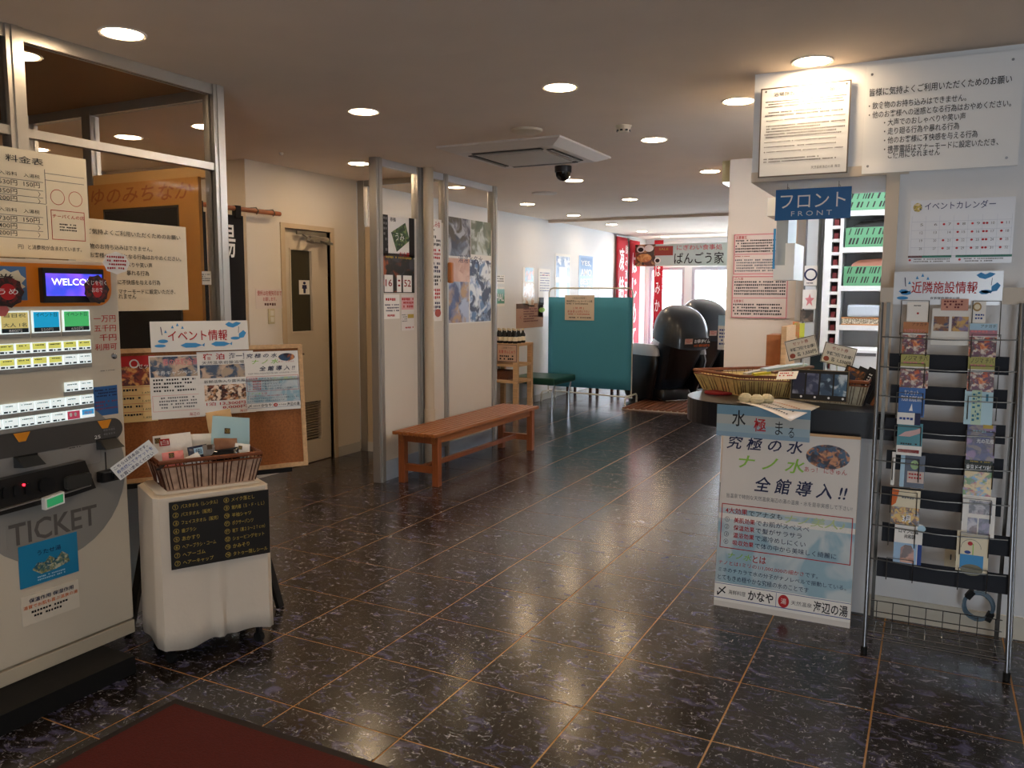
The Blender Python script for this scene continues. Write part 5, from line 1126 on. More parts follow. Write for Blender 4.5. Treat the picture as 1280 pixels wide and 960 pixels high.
s.rect(0, 0, 1, .3, mat('teal_sky_print', '#6f93a8', .4)).rect(0, .3, 1, .6, mat('mist_print', '#b3b5b0', .4)).rect(0, .85, 1, 1, mat('steel_print', '#8aa5b8', .4))
s.text('水', .17, .14, .32, .66, M_ink, bold=.03).text('極', .41, .36, .54, .78, M_red, bold=.03).text('ま', .64, .42, .72, .84, M_ink).text('る', .78, .58, .84, .9, M_ink)
# curled paper lying over the counter edge
q = [onZ(921, 502, .968), onZ(963, 497.5, .972), onZ(1025, 508, .968), onZ(988, 526, .968)]
q[3] = onP(988, 526.5, (0, 3.9, 0), Y_)
pm = MB(); n = 8; vs = []
A_, B_, C_, D_ = onZ(921, 502, .974), onZ(962, 497.5, .974), onZ(1025, 508, .974), onY(988, 526.5, 3.78)
for j in range(n+1):
    for i in range(n+1):
        a, b = i/n, j/n; p = A_.lerp(B_, a).lerp(D_.lerp(C_, a), b); p = p+Vector((0, 0, .012*math.sin(math.pi*b)*(1-a*.4))); vs.append(p)
pm.add(vs, [(j*(n+1)+i, j*(n+1)+i+1, (j+1)*(n+1)+i+1, (j+1)*(n+1)+i) for j in range(n) for i in range(n)], smooth=True)
o = pm.build('paper_sheet', mat('shiny_paper', '#e4dcd4', .2), None, tuple(A_)); md = o.modifiers.new('t', 'SOLIDIFY'); md.thickness = .0008; tag(o, 'curled white paper with red and black print hanging over the counter edge', 'paper')
def on_sheet(a0, b0, a1, b1, m, mb):
    vs = []
    for (a, b) in ((a0, b0), (a1, b0), (a1, b1), (a0, b1)):
        p = A_.lerp(B_, a).lerp(D_.lerp(C_, a), b); vs.append(p+Vector((0, -.0005, .012*math.sin(math.pi*b)*(1-a*.4)+.0022)))
    mb.add(vs, [(0, 1, 2, 3)], m)
pr = MB(); rnd = random.Random(5)
for r in range(3):
    x = .15
    while x < .85: on_sheet(.15+r*.2, x, .2+r*.2, x+.03, 0 if r < 2 else 1, pr); x += .045
l_ = pr.build('lettering', [M_ink, MC['rust_ink']], None, tuple(A_)); l_.parent = o; l_.location = (0, 0, 0)

# baskets and goods on the counter
def cz(u, v, z): p = onZ(u, v, z); return (p.x, p.y)
ba = basket('wicker_basket', 'left wicker basket with yellow liner on the black counter', [cz(925, 470.5, 1.075), cz(1003, 473, 1.075), cz(1000, 458, 1.075), cz(868, 462, 1.075)], CZ1+.002, 1.075, mat('liner_yellow', '#c9ab6b', .7, noise=.25, nscale=40), .86)
bb = basket('wicker_basket', 'right wicker basket with cream liner on the black counter beside the magazine rack', [(-.615, 4.28), (-.25, 4.2), (-.24, 4.55), (-.615, 4.62)], CZ1+.002, 1.085, mat('liner_cream', '#c7bda2', .7, noise=.25, nscale=40), .86)
def stick(name, label, cat, a, b, w, m, th=.006):
    A, B = Vector(a), Vector(b); mb = MB(); mb.bar(A, B, w, th); o = mb.build(name, m, None, tuple(A)); tag(o, label, cat); return o
stick('snack_packet', 'long yellow packet lying across the left basket', 'packet', (-.80, 4.3, 1.09), (-.60, 4.42, 1.115), .04, mat('yellow_packet', '#c9b52a', .35), .012)
stick('snack_packet', 'brown striped packet across the left basket', 'packet', (-.70, 4.28, 1.105), (-.53, 4.44, 1.13), .03, mat('brown_packet_foil', '#6b4432', .35), .012)
stick('snack_packet', 'light blue clear packet on top of the left basket', 'packet', (-.76, 4.36, 1.11), (-.58, 4.5, 1.135), .07, mat('pale_blue_foil', '#b9ccd2', .2), .014)
stick('snack_packet', 'clear white packet sticking out towards the left basket corner', 'packet', (-.86, 4.4, 1.08), (-.7, 4.52, 1.12), .05, mat('milky_foil', '#c9c4ba', .2), .012)
for k, (x, y) in enumerate(((-.79, 4.07), (-.73, 4.04), (-.69, 4.08))):
    rg = []
    for i in range(6):
        f = i/5; rg.append([(x+(.012+.016*math.sin(math.pi*f))*math.cos(a)*1.3, y+(.012+.016*math.sin(math.pi*f))*math.sin(a), CZ1+.002+.05*f) for a in [2*math.pi*j/9+f for j in range(9)]])
    o = MB().loft(rg, smooth=False).build('paper_bundle', mat('crumpled_cream_paper', '#c9bb97', .6, bump=.4), None, (x, y, CZ1)); tag(o, ('crumpled cream paper twist, left of three before the left basket', 'crumpled cream paper twist, middle of three before the left basket', 'crumpled cream paper twist, right of three before the left basket')[k], 'paper')
t = thing('yellow_tray', 'bright yellow-green tray in the right basket behind the film cards', 'tray', (-.53, 4.42, 1.08))
MB().loft([[(-.65+.0, 4.36, 1.075), (-.40, 4.33, 1.075), (-.39, 4.46, 1.075), (-.65, 4.5, 1.075)], [(-.665, 4.345, 1.105), (-.385, 4.315, 1.105), (-.375, 4.475, 1.105), (-.665, 4.515, 1.105)]], smooth=False).build('tray', mat('lemon_plastic', '#bccb1c', .3), t)
U = (onY(1048, 487, 4.13)-onY(988, 480, 4.13)); A = onY(987.5, 499, 4.15); Bq = onY(1044, 511, 4.13)
Uf = (Bq-A); Uf.z = 0; Uf.normalize(); Vf = (Z_+Uf.cross(Z_)*-.12).normalized()
s = Sheet('film_card_rack', 'dark card frame with four landscape pictures leaning on the right basket', 'display', A+Vector((0, 0, -.0)), Uf, Vf, .265, .15, mat('film_black', '#1c1a17', .35), th=.008)
lp = [photo('film_%d' % i, c, 14) for i, c in enumerate((['#2a2f45', '#4d5878', '#8b8fa0'], ['#3c4460', '#2b3048', '#6a6f86'], ['#3b5068', '#8fa9bd', '#2d3c50'], ['#4a6a86', '#b9cad6', '#36506a']))]
for i in range(4): s.rect(.04+i*.24, .12, .25+i*.24, .8, lp[i], 2); s.ell(.2+i*.24, .88, .02, .035, M_whiteink, 3)
s.frame(0, 0, 1, 1, .004, mat('worn_gold', '#7c6a4c', .5), 3)
s = Sheet('film_card', 'white and red card lying on the left end of the film frame', 'card', (-.66, 4.14, 1.085), Vector((.9, -.2, .1)).normalized(), Vector((.15, .7, .7)).normalized(), .10, .05, M_paper, th=.002); s.lines(.1, .2, .9, .8, 2, M_red)
def booklet(label, x, tilt, m, deco):
    U = Vector((.92, -.2, 0)).normalized(); V = Vector((tilt, .12, 1)).normalized(); V = (V-U*V.dot(U)*.0).normalized(); N = U.cross(V).normalized(); U2 = V.cross(N)
    s = Sheet('booklet', label, 'booklet', (x, 4.34-(x+.45)*.1, 1.0), U2, V, .105, .165, m, th=.006, group='black booklets in the right basket')
    deco(s); return s
booklet('black booklet with orange cover photo, left of the booklets in the right basket', -.41, .35, M_ink, lambda s: s.rect(.05, .04, .95, .55, photo('lodge_print', ['#2b1d14', '#b0682f', '#1b2a44', '#5c3a20'], 18)).lines(.1, .65, .8, .85, 2, M_whiteink))
booklet('black booklet with a white round emblem in the right basket', -.36, .42, M_ink, lambda s: s.ring(.4, .75, .025, .006, M_whiteink).ring(.4, .75, .014, .004, M_whiteink).lines(.55, .1, .7, .6, 6, M_whiteink))
booklet('black booklet with an orange spine, right of the booklets in the right basket', -.32, .45, M_ink, lambda s: s.rect(.85, 0, 1, 1, MC['rust_ink']).lines(.4, .1, .6, .6, 5, M_whiteink))
def pricecard(label, ul, vb, ur, vt, rot, zbase=1.07, y=4.4):
    A = onY(ul, vb, y); B = onY(ur, vt, y); c = (A+B)/2; wd = .155*1.0; hg = .105
    U = (X_*math.cos(rot)+Z_*math.sin(rot)); V = (Z_*math.cos(rot)-X_*math.sin(rot))
    s = Sheet('price_card', label, 'price card', c-U*wd/2-V*hg/2, U, V, wd, hg, mat('price_cream', '#e6d9c4', .45), th=.002)
    s.frame(.01, .01, .99, .99, .003, M_ink).text('セット券', .25, .12, .75, .3, mat('brick_ink', '#a04a34', .6), bold=.02).text('半額割引でお得！', .12, .4, .92, .58, M_ink, bold=.04).text('各 1,550円', .3, .66, .92, .86, M_ink, bold=.04).ell(.16, .78, .09, .12, MC['brick_ink'], 3)
    MB().tube([c+Y_*.004-V*.04, Vector((c.x+.01, y+.01, CZ1+.01))], .004, 6).build('card_stand', mat('clear_stick', '#dfe4e6', .1), None, (c.x, y, CZ1))
    o = bpy.data.objects['card_stand'] if False else None
    return s
st0 = set(bpy.data.objects)
pricecard('tilted price card in black frame above the middle of the counter, left of two', 987, 447, 1018, 423, .27)
pricecard('tilted price card in black frame above the right basket, right of two', 1031, 456, 1066, 432, -.22)
cards = [o for o in bpy.data.objects if o not in st0 and o.name.startswith('card_stand')]
for o, l in zip(cards, ('clear stick holding the left price card', 'clear stick holding the right price card')): tag(o, l+' over the counter goods', 'stand')
# wooden box and desk items behind
t = thing('ballot_box', 'brown wooden box with a paler upright board, on the counter against the column', 'box', (-.93, 5.6, CZ1))
a = onY(957, 455, 5.6); b = onY(976, 419, 5.6); MB().box((a.x, 5.6, CZ1), (b.x, 5.85, b.z)).build('box', mat('brown_box_wood', '#a9683c', .45, noise=.15), t)
a = onY(977, 445, 5.55); b = onY(985, 408, 5.55); MB().box((a.x, 5.5, CZ1), (b.x, 5.9, b.z)).build('upright_board', M_pine, t)

# ------------------------------------------------------------------ office behind the counter
M_gls = mat('gloss_white', '#eef0f0', .3)
t = thing('hanging_cabinet', 'white stepped wall cabinet under the header behind the blue sign', 'cabinet', (-.7, 4.75, 1.6))
a = onY(958, 300, 4.75); b = onY(994, 300, 4.75)
MB().box((a.x, 4.74, 1.93), (b.x-.1, 5.1, 2.03)).build('upper_box', M_gls, t)
MB().box((a.x+.05, 4.76, 1.66), (b.x-.04, 5.06, 1.93)).build('side_panel', mat('pale_grey_panel', '#a9b1b4', .4), t); MB().box((a.x+.045, 4.74, 1.58), (b.x, 5.1, 1.66)).build('lower_box', M_gls, t); MB().box((b.x-.05, 4.75, 1.66), (b.x, 5.1, 1.78)).build('corner_block', M_gls, t)
MB().box((a.x+.04, 4.735, 1.64), (a.x+.052, 4.74, 1.86)).build('blue_edge', M_sky, t)
LY = 6.3
a = onY(1003, 440, LY); b = onY(1024, 270, LY); 
lk = thing('locker_door', 'narrow pale grey locker with posted stickers behind the counter', 'locker', ((a.x+b.x)/2, LY+.1, 0))
MB().box((a.x, LY, 0), (b.x, LY+.19, 2.12), bev=.005).build('body', mat('locker_grey', '#cdd3d6', .35), lk)
MB().box((a.x-.012, LY-.004, 0), (a.x, LY+.19, 2.12)).build('edge', M_grey, lk)
s = fy('round_mark_sticker', 'white sticker with a dark blue round mark on the pale locker', 'sticker', 1005, 357, 1022, 332, M_paper, LY-.004); s.ring(.5, .45, .045, .012, M_navy).lines(.2, .85, .8, .95, 1, M_navy)
s = fy('star_sticker', 'white sticker with a red star below the round mark', 'sticker', 1003, 386, 1021, 362, M_paper, LY-.004); s.poly([(.5, .2), (.6, .42), (.85, .45), (.65, .6), (.72, .85), (.5, .7), (.28, .85), (.35, .6), (.15, .45), (.4, .42)], M_pink)
s = fy('photo_card', 'small brown landscape photo card on the pale locker', 'card', 1000, 402, 1017, 387.5, photo('brown_land_print', ['#5b5048', '#8a7a68', '#3d3a38'], 12), LY-.006)
s = fy('colour_leaflet', 'leaflet with green and orange pictures, left below the photo card', 'leaflet', 990, 428, 1000, 402, photo('leafy_print', ['#b98a5a', '#8faf4a', '#d9d0b0', '#c97a4a'], 14), LY-.01)
s = fy('yellow_leaflet', 'yellow-green leaflet right beside the orange one on the locker', 'leaflet', 998, 422, 1006, 404, mat('yellow_green_leaflet', '#c3c94a', .5), LY-.008)
# key cabinet of thirteen pigeonholes, turned slightly
kc = thing('key_cabinet', 'white key cabinet with thirteen dark pigeonholes holding red tags', 'cabinet', (-.56, 6.2, .9))
A = onY(1025, 445, LY-.05); B = onY(1055, 262, LY-.05); x0, x1 = A.x, onY(1052, 350, LY-.05).x; z0, z1 = A.z-.1, B.z+.06
MB().box((x0, LY, z0), (x1, LY+.19, z1)).build('back', M_gls, kc); 
hx0 = x0+(x1-x0)*.42; nh = 13
MB().box((x0, LY-.10, z0), (hx0, LY, z1)).build('side', M_gls, kc); MB().box((x1-.02, LY-.10, z0), (x1, LY, z1)).build('side', M_gls, kc)
hh = (z1-z0)/nh
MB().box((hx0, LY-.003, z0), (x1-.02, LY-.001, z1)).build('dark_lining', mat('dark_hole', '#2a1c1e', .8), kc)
for i in range(nh+1): z = z0+i*hh; MB().box((hx0, LY-.10, z-.011), (x1-.02, LY, z+.011)).build('divider', M_gls, kc)
for i in range(nh): z = z0+(i+.5)*hh; MB().box((hx0+.012, LY-.085, z-hh*.36), (hx0+.04, LY-.02, z+.005)).build('key_tag', mat('red_tag', '#6e2026', .5), kc)
# shelf unit with green crates
sx0, sx1 = onY(1057, 300, LY).x, onY(1130, 300, LY).x+.05
su = thing('storage_shelf', 'white open shelf unit with green crates in the office', 'shelf', (-.35, 6.35, 0))
zs = [onY(1080, v, LY-.12).z for v in (266, 312, 360.5, 410, 440)]
for x in (sx0-.015, sx1): MB().box((x-.01, LY-.12, 0), (x+.01, LY+.19, 2.45)).build('side', M_gls, su)
for z in zs+[2.42, .5]: MB().box((sx0-.005, LY-.12, z-.018), (sx1-.01, LY+.19, z+.018)).build('shelf_board', M_gls, su)
M_crate = mat('green_crate_plastic', '#5f9a72', .45); M_crd = mat('crate_dark_goods', '#2a2a28', .6)
rnd = random.Random(11)
for k, (zb, v) in enumerate(((zs[0]+.018, 'top'), (zs[1]+.018, 'second'), (zs[2]+.018, 'third'))):
    h = .135 if k else .12; x0_, x1_ = sx0+.008, sx1-.02
    t = thing('green_crate', 'green mesh crate of packed goods on the %s board of the white shelf' % v, 'crate', ((x0_+x1_)/2, LY, zb), 'green crates in the office')
    mb = MB(); mb.box((x0_, LY-.11, zb), (x1_, LY-.1, zb+h)).box((x0_, LY+.1, zb), (x1_, LY+.11, zb+h)).box((x0_, LY-.1, zb), (x0_+.008, LY+.1, zb+h)).box((x1_-.008, LY-.1, zb), (x1_, LY+.1, zb+h)).box((x0_+.008, LY-.1, zb), (x1_-.008, LY+.1, zb+.008)); mb.build('crate_body', M_crate, t)
    sl = MB()
    for r in range(2):
        x = x0_+.02
        while x < x1_-.03:
            w_ = rnd.uniform(.006, .014); sk = .012; z = zb+.02+r*(h*.48); sl.prism([(x, z), (x+w_, z), (x+w_+sk, z+h*.32), (x+sk, z+h*.32)], (0, LY-.1105, 0), X_, Z_, -Y_, .0006); x += w_+rnd.choice((.008, .012, .03))
    sl.build('mesh_holes', M_crd, t, kind='stuff')
    if k:
        MB().loft([[(x0_+.02, LY-.08, zb+h*.7), (x1_-.03, LY-.08, zb+h*.7), (x1_-.03, LY+.06, zb+h*.7), (x0_+.02, LY+.06, zb+h*.7)], [(x0_+.05, LY-.05, zb+h+.02), (x1_-.04, LY-.05, zb+h+.045), (x1_-.04, LY+.03, zb+h+.045), (x0_+.05, LY+.03, zb+h+.02)], [(x0_+.09, LY-.03, zb+h+.045), (x1_-.1, LY-.03, zb+h+.06), (x1_-.1, LY, zb+h+.06), (x0_+.09, LY, zb+h+.045)]], smooth=False).build('packed_goods', mat('peach_goods', '#b07a66', .7) if k == 2 else M_crd, t)
t = thing('plastic_case', 'translucent pale blue case on the fourth board of the office shelf', 'case', (-.4, LY, zs[3])); MB().box((sx0+.04, LY-.08, zs[3]+.075), (sx1-.03, LY+.08, zs[3]+.16), bev=.015).build('case', mat('pale_blue_case', '#c3cfdb', .25), t); t.location.z += 0
t = thing('slatted_box', 'wood-rimmed box with patterned front under the pale blue case', 'box', (-.4, LY, zs[3]+.018))
MB().box((sx0+.01, LY-.1, zs[3]+.018), (sx1-.02, LY+.08, zs[3]+.068)).build('box_front', photo('pattern_print', ['#d8d0bb', '#4a4336', '#e6dfcd', '#8d8468'], 60), t)
for z in (zs[3]+.018, zs[3]+.064): MB().box((sx0+.005, LY-.106, z), (sx1-.015, LY-.1, z+.009)).build('wood_rim', M_wood, t)
t = thing('printer', 'white office device with small dark buttons below the shelf', 'printer', (-.45, 5.9, .8)); a = onY(1036, 470, 5.6); b = onY(1104, 438, 5.6)
MB().box((a.x, 5.6, .7), (b.x, 5.95, b.z), bev=.02).build('body', M_gls, t); MB().box((a.x+.1, 5.597, b.z-.04), (b.x-.04, 5.6, b.z-.02)).build('button_row', M_grey, t)
t = thing('office_monitor', 'dark monitor edge on the desk between the two price cards', 'monitor', (-.6, 5.4, .9)); a = onY(1012, 470, 5.4); b = onY(1026, 442, 5.4)
MB().box((a.x, 5.38, .82), (b.x+.02, 5.5, b.z), bev=.006).build('case', mat('dark_monitor', '#1f2f33', .3), t); MB().box((a.x+.03, 5.4, .7), (a.x+.06, 5.45, .82)).build('stand', M_black, t)
boxobj('office_desk', (-.62, 5.25, .66), (.6, 6.0, .70), M_gls); tag(bpy.data.objects['office_desk'], 'white office desk behind the counter', 'desk')
for nm in ('a',):
    o = bpy.data.objects['office_desk']
    for x in (-.58, .55):
        for y in (5.3, 5.95): l = MB().box((x-.02, y-.02, 0), (x+.02, y+.02, .66)).build('leg', M_alu); l.parent = o; l.location = -o.location

# ------------------------------------------------------------------ right wall and magazine rack
s = fy('event_calendar', 'white event calendar poster with blue title on the right wall', 'calendar', 1134.5, 330, 1270, 245.5, mat('calendar_paper', '#dfe2ea', .25), SYW-.003)
s.text('イベントカレンダー', .14, .035, .82, .155, mat('indigo_ink', '#3a4470', .6), bold=.01); s.ell(.07, .11, .045, .07, photo('rabbit_print', ['#b9a23c', '#4a4a3c', '#d9c9a0'], 60), 2)
rnd = random.Random(9); n = 1; RD = mat('calendar_red', '#c2303c', .6); LG = mat('calendar_grid', '#b3b8c9', .6)
for r in range(1, 6): s.rect(.02, .2+r*.135, .98, .2+r*.135+.004, LG)
for c in range(8): s.rect(.02+c*.137, .25, .022+c*.137, .87, LG)
for r in range(4):
    for c in range(7):
        n = 5+r*7+c; x = .02+c*.137; y = .385+r*.125
        s.text(str(n), x+.085, y-.02, x+.115, y+.02, M_grey)
        if (r*7+c) not in (0, 1, 7, 8, 9, 14, 15, 21, 22): s.ell(x+.045, y, .013, .017, RD, 3, 10)
        if c == 5: s.ell(x+.015, y, .013, .017, RD, 3, 10)
s.rect(0, .87, .14, .905, mat('calendar_brown', '#6b4a4c', .5)).rect(.14, .87, .43, .905, mat('calendar_green', '#2f7a6a', .5)).rect(.47, .87, 1, .905, MC['calendar_green']); s.lines(.06, .92, .42, .99, 2, M_grey).lines(.55, .92, .93, .99, 2, M_grey); s.ell(.02, .94, .013, .018, RD, 3, 10).ell(.51, .94, .013, .018, RD, 3, 10)
# rack
RX0, RX1 = -.177, .338; RTX0, RTX1 = -.192, .322; RZ = 1.466; FY0, FY1 = 3.61, 3.86
rk = thing('magazine_rack', 'chromed wire magazine rack standing against the right wall', 'magazine rack', (.08, 3.75, 0))
for a, b in ((Vector((RX0, FY0, .012)), Vector((RTX0, FY1, RZ))), (Vector((RX1, FY0, .012)), Vector((RTX1, FY1, RZ)))):
    MB().tube([a, b], .0085, 10).build('front_leg', mat('grey_steel', '#808184', .3, .9), rk); MB().lathe([(.013, 0), (.013, .03)], 12, c=(a.x, a.y, 0)).build('foot', M_blackm, rk)
for x in (RX0+.012, RX1-.02): MB().bar((x, 3.885, .0), (x, FY1+.02, RZ), .014, .014).build('rear_leg', M_dsteel, rk)
MB().tube([(RX1+.012, FY0+.01, .02), (RTX1+.012, FY1+.005, RZ)], .004, 6).build('side_wire', M_steel, rk)
def rp(x, z, off=0): return Vector((x, FY0+(FY1-FY0)*z/RZ+off, z))
RV = Vector((0, FY1-FY0, RZ)).normalized()
wz = [1.321, 1.195, 1.073, .935, .803, .668, .535, .395]
for k, z in enumerate(wz):
    w = MB(); w.tube([rp(RTX0+.012, z), rp(RTX0+.012, z, -.0)+Vector((0, -.004, 0)), rp(.06, z-.006, -.02), rp(.09, z-.006, -.02), rp(RTX1-.004, z, 0)], .0028, 6)
    for xa, xb in ((-.11, -.012), (.152, .252)):
        w.tube([rp(xa, z-.075, .0), rp(xa, z-.075, -.012), rp(xa, z+.02, -.035), rp(xb, z+.02, -.035), rp(xb, z-.075, -.012), rp(xb, z-.075, 0)], .0022, 6)
    w.build('wire_pocket', M_dsteel, rk)
for xa, xb in ((-.115, -.01), (.15, .25)): MB().tube([rp(xa, 1.33, .01), rp(xa, 1.475, .01), rp(xb, 1.475, .01), rp(xb, 1.33, .01)], .0022, 6).build('top_wire', M_dsteel, rk)
M_str = mat('navy_band', '#0c111d', .7)
for k, (v0, v1) in enumerate(((441, 463), (480, 503), (522, 545), (562, 586), (608, 631), (653, 677), (698, 722))):
    z1_ = onP(1104, v0, (0, FY0+.03, 0), X_.cross(RV)).z; z0_ = onP(1104, v1, (0, FY0+.03, 0), X_.cross(RV)).z
    xa = -.15+.012*(k % 2); xb = .292 if k < 5 else .346
    p = rp(0, z0_, .045); MB().prism([(xa, 0), (xb, 0), (xb, z1_-z0_), (xa, z1_-z0_)], (0, p.y, z0_), X_, RV, Vector((0, -1, 0)), .003).build('back_band', M_str, rk)
# wire basket at the bottom
w = MB(); zt_, zb_ = .15, .055; yb, yf = 3.86, 3.60
for y, z in ((yf, .075), (3.665, .06), (3.73, .055), (3.80, .055), (yb, .06), (yb, .10), (yb, .15)): w.tube([(RX0+.005, y, z), (RX1-.005, y, z)], .0026, 6)
for i in range(8): x = RX0+.03+(RX1-RX0-.06)*i/7; w.tube([(x, yb, .15), (x, yb, .055), (x, yf+.03, .058), (x, yf, .075)], .002, 6)
w.build('wire_basket', M_steel, rk)
# leaflets
LN = X_.cross(RV)
def leaflet(name, label, ul, vb, ur, vt, m, off=.028, cat='leaflet', deco=None):
    p0 = Vector((0, FY0+off-.03, 0)); A = onP(ul, vb, p0, LN); B = onP(ur, vt, p0, LN); D = B-A
    s = Sheet(name, label, cat, A, X_, RV, D.dot(X_), D.dot(RV), m, th=.004, group='leaflets in the magazine rack')
    if deco: deco(s)
    return s
ho = photo('orange_group_print', ['#3a2622', '#c9572a', '#e08a4a', '#5a4048', '#d8c9bd', '#6a3a52'], 22)
def d1_(s): s.rect(0, 0, 1, .35, mat('tan_header', '#b5764a', .5)).text('アナガチ', .35, .02, .95, .12, M_ink).text('ちば旅マガジン', .05, .22, .9, .34, M_pink, bold=.03).rect(0, .4, 1, 1, ho)
def d2_(s): s.rect(0, 0, 1, .36, mat('olive_header', '#a9a45a', .5)).text('ノジマ チバ', .1, .03, .95, .18, M_ink).lines(.1, .22, .9, .34, 1, M_pink).rect(0, .4, 1, 1, ho)
leaflet('magazine', 'magazine with tan header and orange group photo, top left of the rack', 1127, 442, 1161, 403, M_paper, cat='magazine', deco=d1_)
leaflet('magazine', 'magazine with olive header and orange group photo, second down on the left', 1124, 484, 1162, 444, M_paper, cat='magazine', deco=d2_)
leaflet('leaflet', 'bright blue leaflet with white headline, third down on the left', 1122, 520, 1157, 485, mat('leaflet_blue', '#2360a8', .3), deco=lambda s: s.text('サンセット', .2, .1, .75, .26, M_whiteink).text('TOUR GUIDE MAP', .1, .3, .9, .48, M_whiteink, bold=.02).poly([(.42, .8), (.52, .55), (.56, .8)], M_whiteink))
leaflet('leaflet', 'white ticket-sized leaflet with a navy edge, before the blue leaflet', 1121, 530, 1151, 517, M_paper, .01, deco=lambda s: s.rect(.75, 0, 1, 1, M_navy).lines(.1, .4, .7, .8, 1, M_blue))
leaflet('leaflet', 'teal leaflet with pink fish and red-white foot, fourth down on the left', 1120, 568, 1154, 530, mat('leaflet_teal', '#2d7f8c', .3), .016, deco=lambda s: s.poly([(.05, .42), (.3, .28), (.7, .2), (.95, .12), (.9, .3), (.5, .42)], mat('fish_pink', '#c9a3a0', .4)).rect(0, .7, 1, 1, M_paper).lines(.15, .62, .85, .72, 1, M_ink, 4).rect(.05, .82, .9, .92, M_red))
leaflet('leaflet', 'white leaflet standing at the left edge of the fifth pocket', 1113, 606, 1120, 565, M_paper)
leaflet('leaflet', 'navy leaflet with a round green face, fifth down on the left', 1124, 608, 1157, 570, mat('leaflet_navy', '#27324c', .3), deco=lambda s: s.rect(0, 0, .18, 1, M_lblue).ell(.58, .3, .17, .14, mat('face_green', '#8fae72', .4)).ell(.52, .28, .03, .03, M_ink, 3).ell(.65, .28, .03, .03, M_ink, 3).rect(.3, .5, .98, .85, mat('blush_card', '#cdb9b0', .5), 3).lines(.36, .56, .9, .78, 2, M_red, 4))
leaflet('leaflet', 'white and orange leaflet with food photos, sixth down on the left', 1113, 654, 1151, 614, M_cream, deco=lambda s: s.poly([(0, 0), (.25, .03), (.15, .4), (0, .5)], M_orange).lines(.35, .2, .9, .3, 1, M_grey).rect(0, .5, 1, 1, photo('food_mix_print', ['#c98a2a', '#6a3a22', '#8a8f94', '#3d2a20', '#d9b04a'], 25)).text('3月', .4, .72, .7, .92, M_whiteink, 4, bold=.03))
leaflet('leaflet', 'white leaflet reading ロマンの森共和国 above a smiling face photo, lowest on the left', 1116, 702, 1154, 656, M_paper, deco=lambda s: s.text('ロマンの森', .15, .14, .85, .26, M_ink, bold=.04).text('共和国', .35, .28, .75, .38, M_ink, bold=.04).ell(.95, .1, .15, .08, M_lblue).rect(0, .5, .82, 1, mat('face_blue_bg', '#8fb0cf', .4)).poly([(.25, .98), (.25, .62), (.4, .54), (.62, .54), (.72, .66), (.75, .98)], photo('face_print', ['#b9806a', '#c9957a', '#5a3a30'], 12), 3).rect(.85, .5, 1, 1, M_blue))
leaflet('magazine', 'magazine with pink headline and orange group photo, top right of the rack', 1210, 446, 1247, 405, M_paper, cat='magazine', deco=lambda s: s.rect(0, 0, 1, .2, M_lblue).text('アナガチ', .4, .03, .95, .13, M_ink).rect(0, .18, 1, .38, mat('mauve_header', '#b07a8a', .5)).lines(.05, .2, .9, .34, 1, M_pink, 4).rect(0, .4, 1, 1, ho))
leaflet('magazine', 'magazine with olive header and orange group photo, second down on the right', 1208, 489, 1244, 447, M_paper, cat='magazine', deco=d2_)
leaflet('leaflet', 'pale blue leaflet with vertical green lettering, third down on the right', 1204, 530, 1242, 489, mat('leaflet_pale', '#a9cbd6', .3), deco=lambda s: s.rect(.25, 0, .6, 1, mat('mint_print', '#b9cfb5', .4)).lines(.28, .1, .42, .95, 7, M_teal, 4, ch=.1).lines(.45, .05, .58, .9, 7, M_teal, 4, ch=.1).rect(.75, .1, .83, .3, M_teal, 2))
leaflet('leaflet', 'purple leaflet of a flower illumination, fourth down on the right', 1207, 576, 1245, 532, photo('violet_print', ['#2c2a58', '#54427a', '#8a6a94', '#3a3a70', '#7a6a6a'], 14), deco=lambda s: s.rect(.55, 0, .9, .1, M_gold).lines(.2, .16, .85, .26, 1, M_lblue).text('光の花畑', .35, .38, .95, .5, M_whiteink, bold=.02))
leaflet('leaflet', 'leaflet reading 東京ドイツ村 on black above bright gardens, fifth down on the right', 1203, 621, 1241, 577, photo('garden_print', ['#6fa3c9', '#c98a5a', '#a84050', '#5f8a4a', '#d9c08a'], 18), deco=lambda s: s.rect(0, 0, 1, .3, mat('dark_green_header', '#1d2a22', .5)).text('東京ドイツ村', .06, .1, .95, .27, M_whiteink, bold=.04).lines(.2, .02, .9, .08, 1, M_gold))
leaflet('leaflet', 'white leaflet with four dark photos, sixth down on the right', 1201, 668, 1245, 622, M_paper, deco=lambda s: s.rect(.2, .12, .9, .45, photo('guests_print', ['#4a4148', '#8a7a82', '#3a3440', '#a9a0a4'], 20)).rect(.18, .55, .48, .95, photo('guests2_print', ['#4c5070', '#b0a8b0', '#6a4a44'], 20)).rect(.52, .55, .85, .95, photo('guests3_print', ['#5a5470', '#7a6a8a', '#3c3a50'], 20)))
leaflet('leaflet', 'cream leaflet with a drawn arc, red flower and blue sea picture, lowest on the right', 1194, 712, 1237, 667, M_cream, deco=lambda s: s.ring(.45, .42, .036, .0012, M_ink).rect(0, .42, 1, .6, M_cream, 3).ell(.42, .3, .08, .05, M_red, 4).rect(.5, .3, .53, .6, M_green, 4).rect(.12, .58, .85, .95, M_sky, 4).ell(.5, .95, .35, .14, mat('hill_brown', '#6e6a52', .5), 5).ell(.35, .52, .1, .04, M_blue, 5))
leaflet('white_card', 'plain white card with a tiny red stamp behind the top left wire', 1133, 403, 1162, 378, M_paper, .05, 'card', lambda s: s.lines(.3, .15, .7, .25, 1, M_ink).ell(.5, .55, .05, .05, M_red))
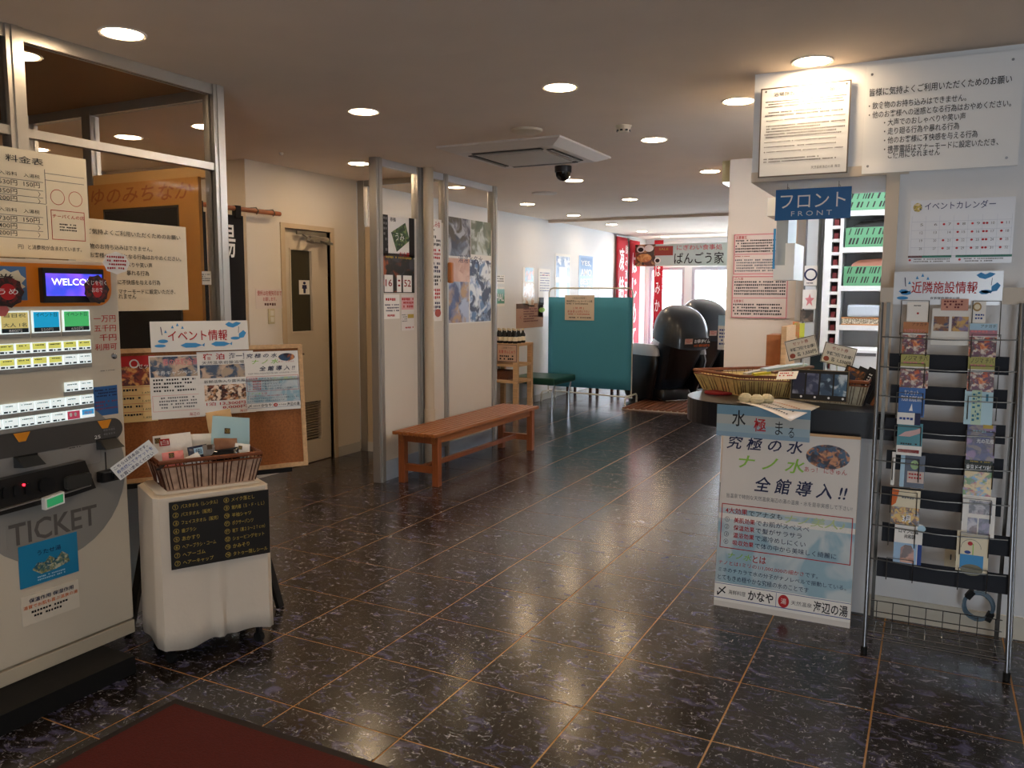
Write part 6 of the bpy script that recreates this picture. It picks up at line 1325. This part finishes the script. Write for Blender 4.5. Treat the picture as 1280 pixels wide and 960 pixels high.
leaflet('photo_sheet', 'white sheet with two framed photos behind the rack between the leaflet columns', 1163, 431, 1214, 386, M_lam, .06, 'poster', lambda s: s.rect(.05, .22, .45, .62, photo('room_print', ['#8a5a3a', '#3a4a6a', '#c9a98a'], 20)).rect(.52, .22, .95, .62, photo('room2_print', ['#5a3a4a', '#8a7a9a', '#c9a05a'], 20)))
leaflet('salmon_card', 'salmon rounded card with dark print at the top of the rack', 1176, 388, 1211, 374, mat('salmon', '#c98f7c', .5), .05, 'card', lambda s: s.lines(.1, .15, .9, .9, 3, mat('maroon_ink', '#6a2a2c', .6), fill=.7))
leaflet('photo_card', 'card with a round straw-coloured picture at the top right of the rack', 1213, 404, 1233, 376, M_paper, .05, 'card', lambda s: s.ell(.4, .28, .3, .2, mat('straw', '#a98a5a', .5)).ell(.4, .28, .2, .12, M_cream, 3).lines(.3, .6, .9, .9, 2, M_blue))
A = onP(1116, 380.5, (0, 3.9, 0), Y_); B = onP(1255, 338.5, (0, 3.9, 0), Y_)
s = Sheet('facility_banner', 'white banner reading 近隣施設情報 with blue fish above the magazine rack', 'banner', (A.x, 3.9, A.z-.0), X_, Z_, B.x-A.x, B.z-A.z, mat('banner_white', '#e4e6ea', .2), th=.002); fishbanner(s, '近隣施設情報', '食事優待 観光公園')
boxobj('banner_backing', (-.2, 3.905, 1.462), (.335, 3.917, 1.53), MC['beige_trim']); o = bpy.data.objects['banner_backing']; o.parent = rk; o.location = o.location-rk.location; o.name = 'header_board'
# outlet and coiled cable
t = thing('wall_outlet', 'white double wall outlet seen through the lower part of the rack', 'outlet', (.13, SYW, .3)); a = onY(1180, 708, SYW-.01); b = onY(1194, 690, SYW-.01)
MB().box((a.x, SYW-.012, a.z), (b.x+.03, SYW, b.z+.02), bev=.003).build('plate', M_cream, t)
for i in range(2): MB().box((a.x+.022+i*.02, SYW-.014, a.z+.035), (a.x+.027+i*.02, SYW-.0119, a.z+.06)).build('slot', M_black, t)
c = onY(1223, 757, 3.93); pts_ = []
for i in range(150):
    a = i*.26; r = .058+.006*math.sin(i*.37); pts_.append((c.x+r*math.cos(a)*.95, 3.925+.012*math.sin(i*.11)+.0, c.z+r*math.sin(a)))
cb = thing('cable_coil', 'coiled grey cable hanging on the right rear leg of the magazine rack', 'cable', tuple(c))
MB().tube(pts_, .004, 6).build('cable', mat('grey_cable', '#5d7383', .4), cb)
for a in (2.2, -.75): MB().box((-.02, -.018, -.012), (.02, .018, .012), M=Matrix.Translation((c.x+.058*math.cos(a), 3.925, c.z+.058*math.sin(a))) @ Matrix.Rotation(-a+1.2, 4, 'Y'), bev=.003).build('cable_tie', M_blackm, cb)
finish_sheets()
for o in ALLW:
    if '_w' in o: del o['_w']
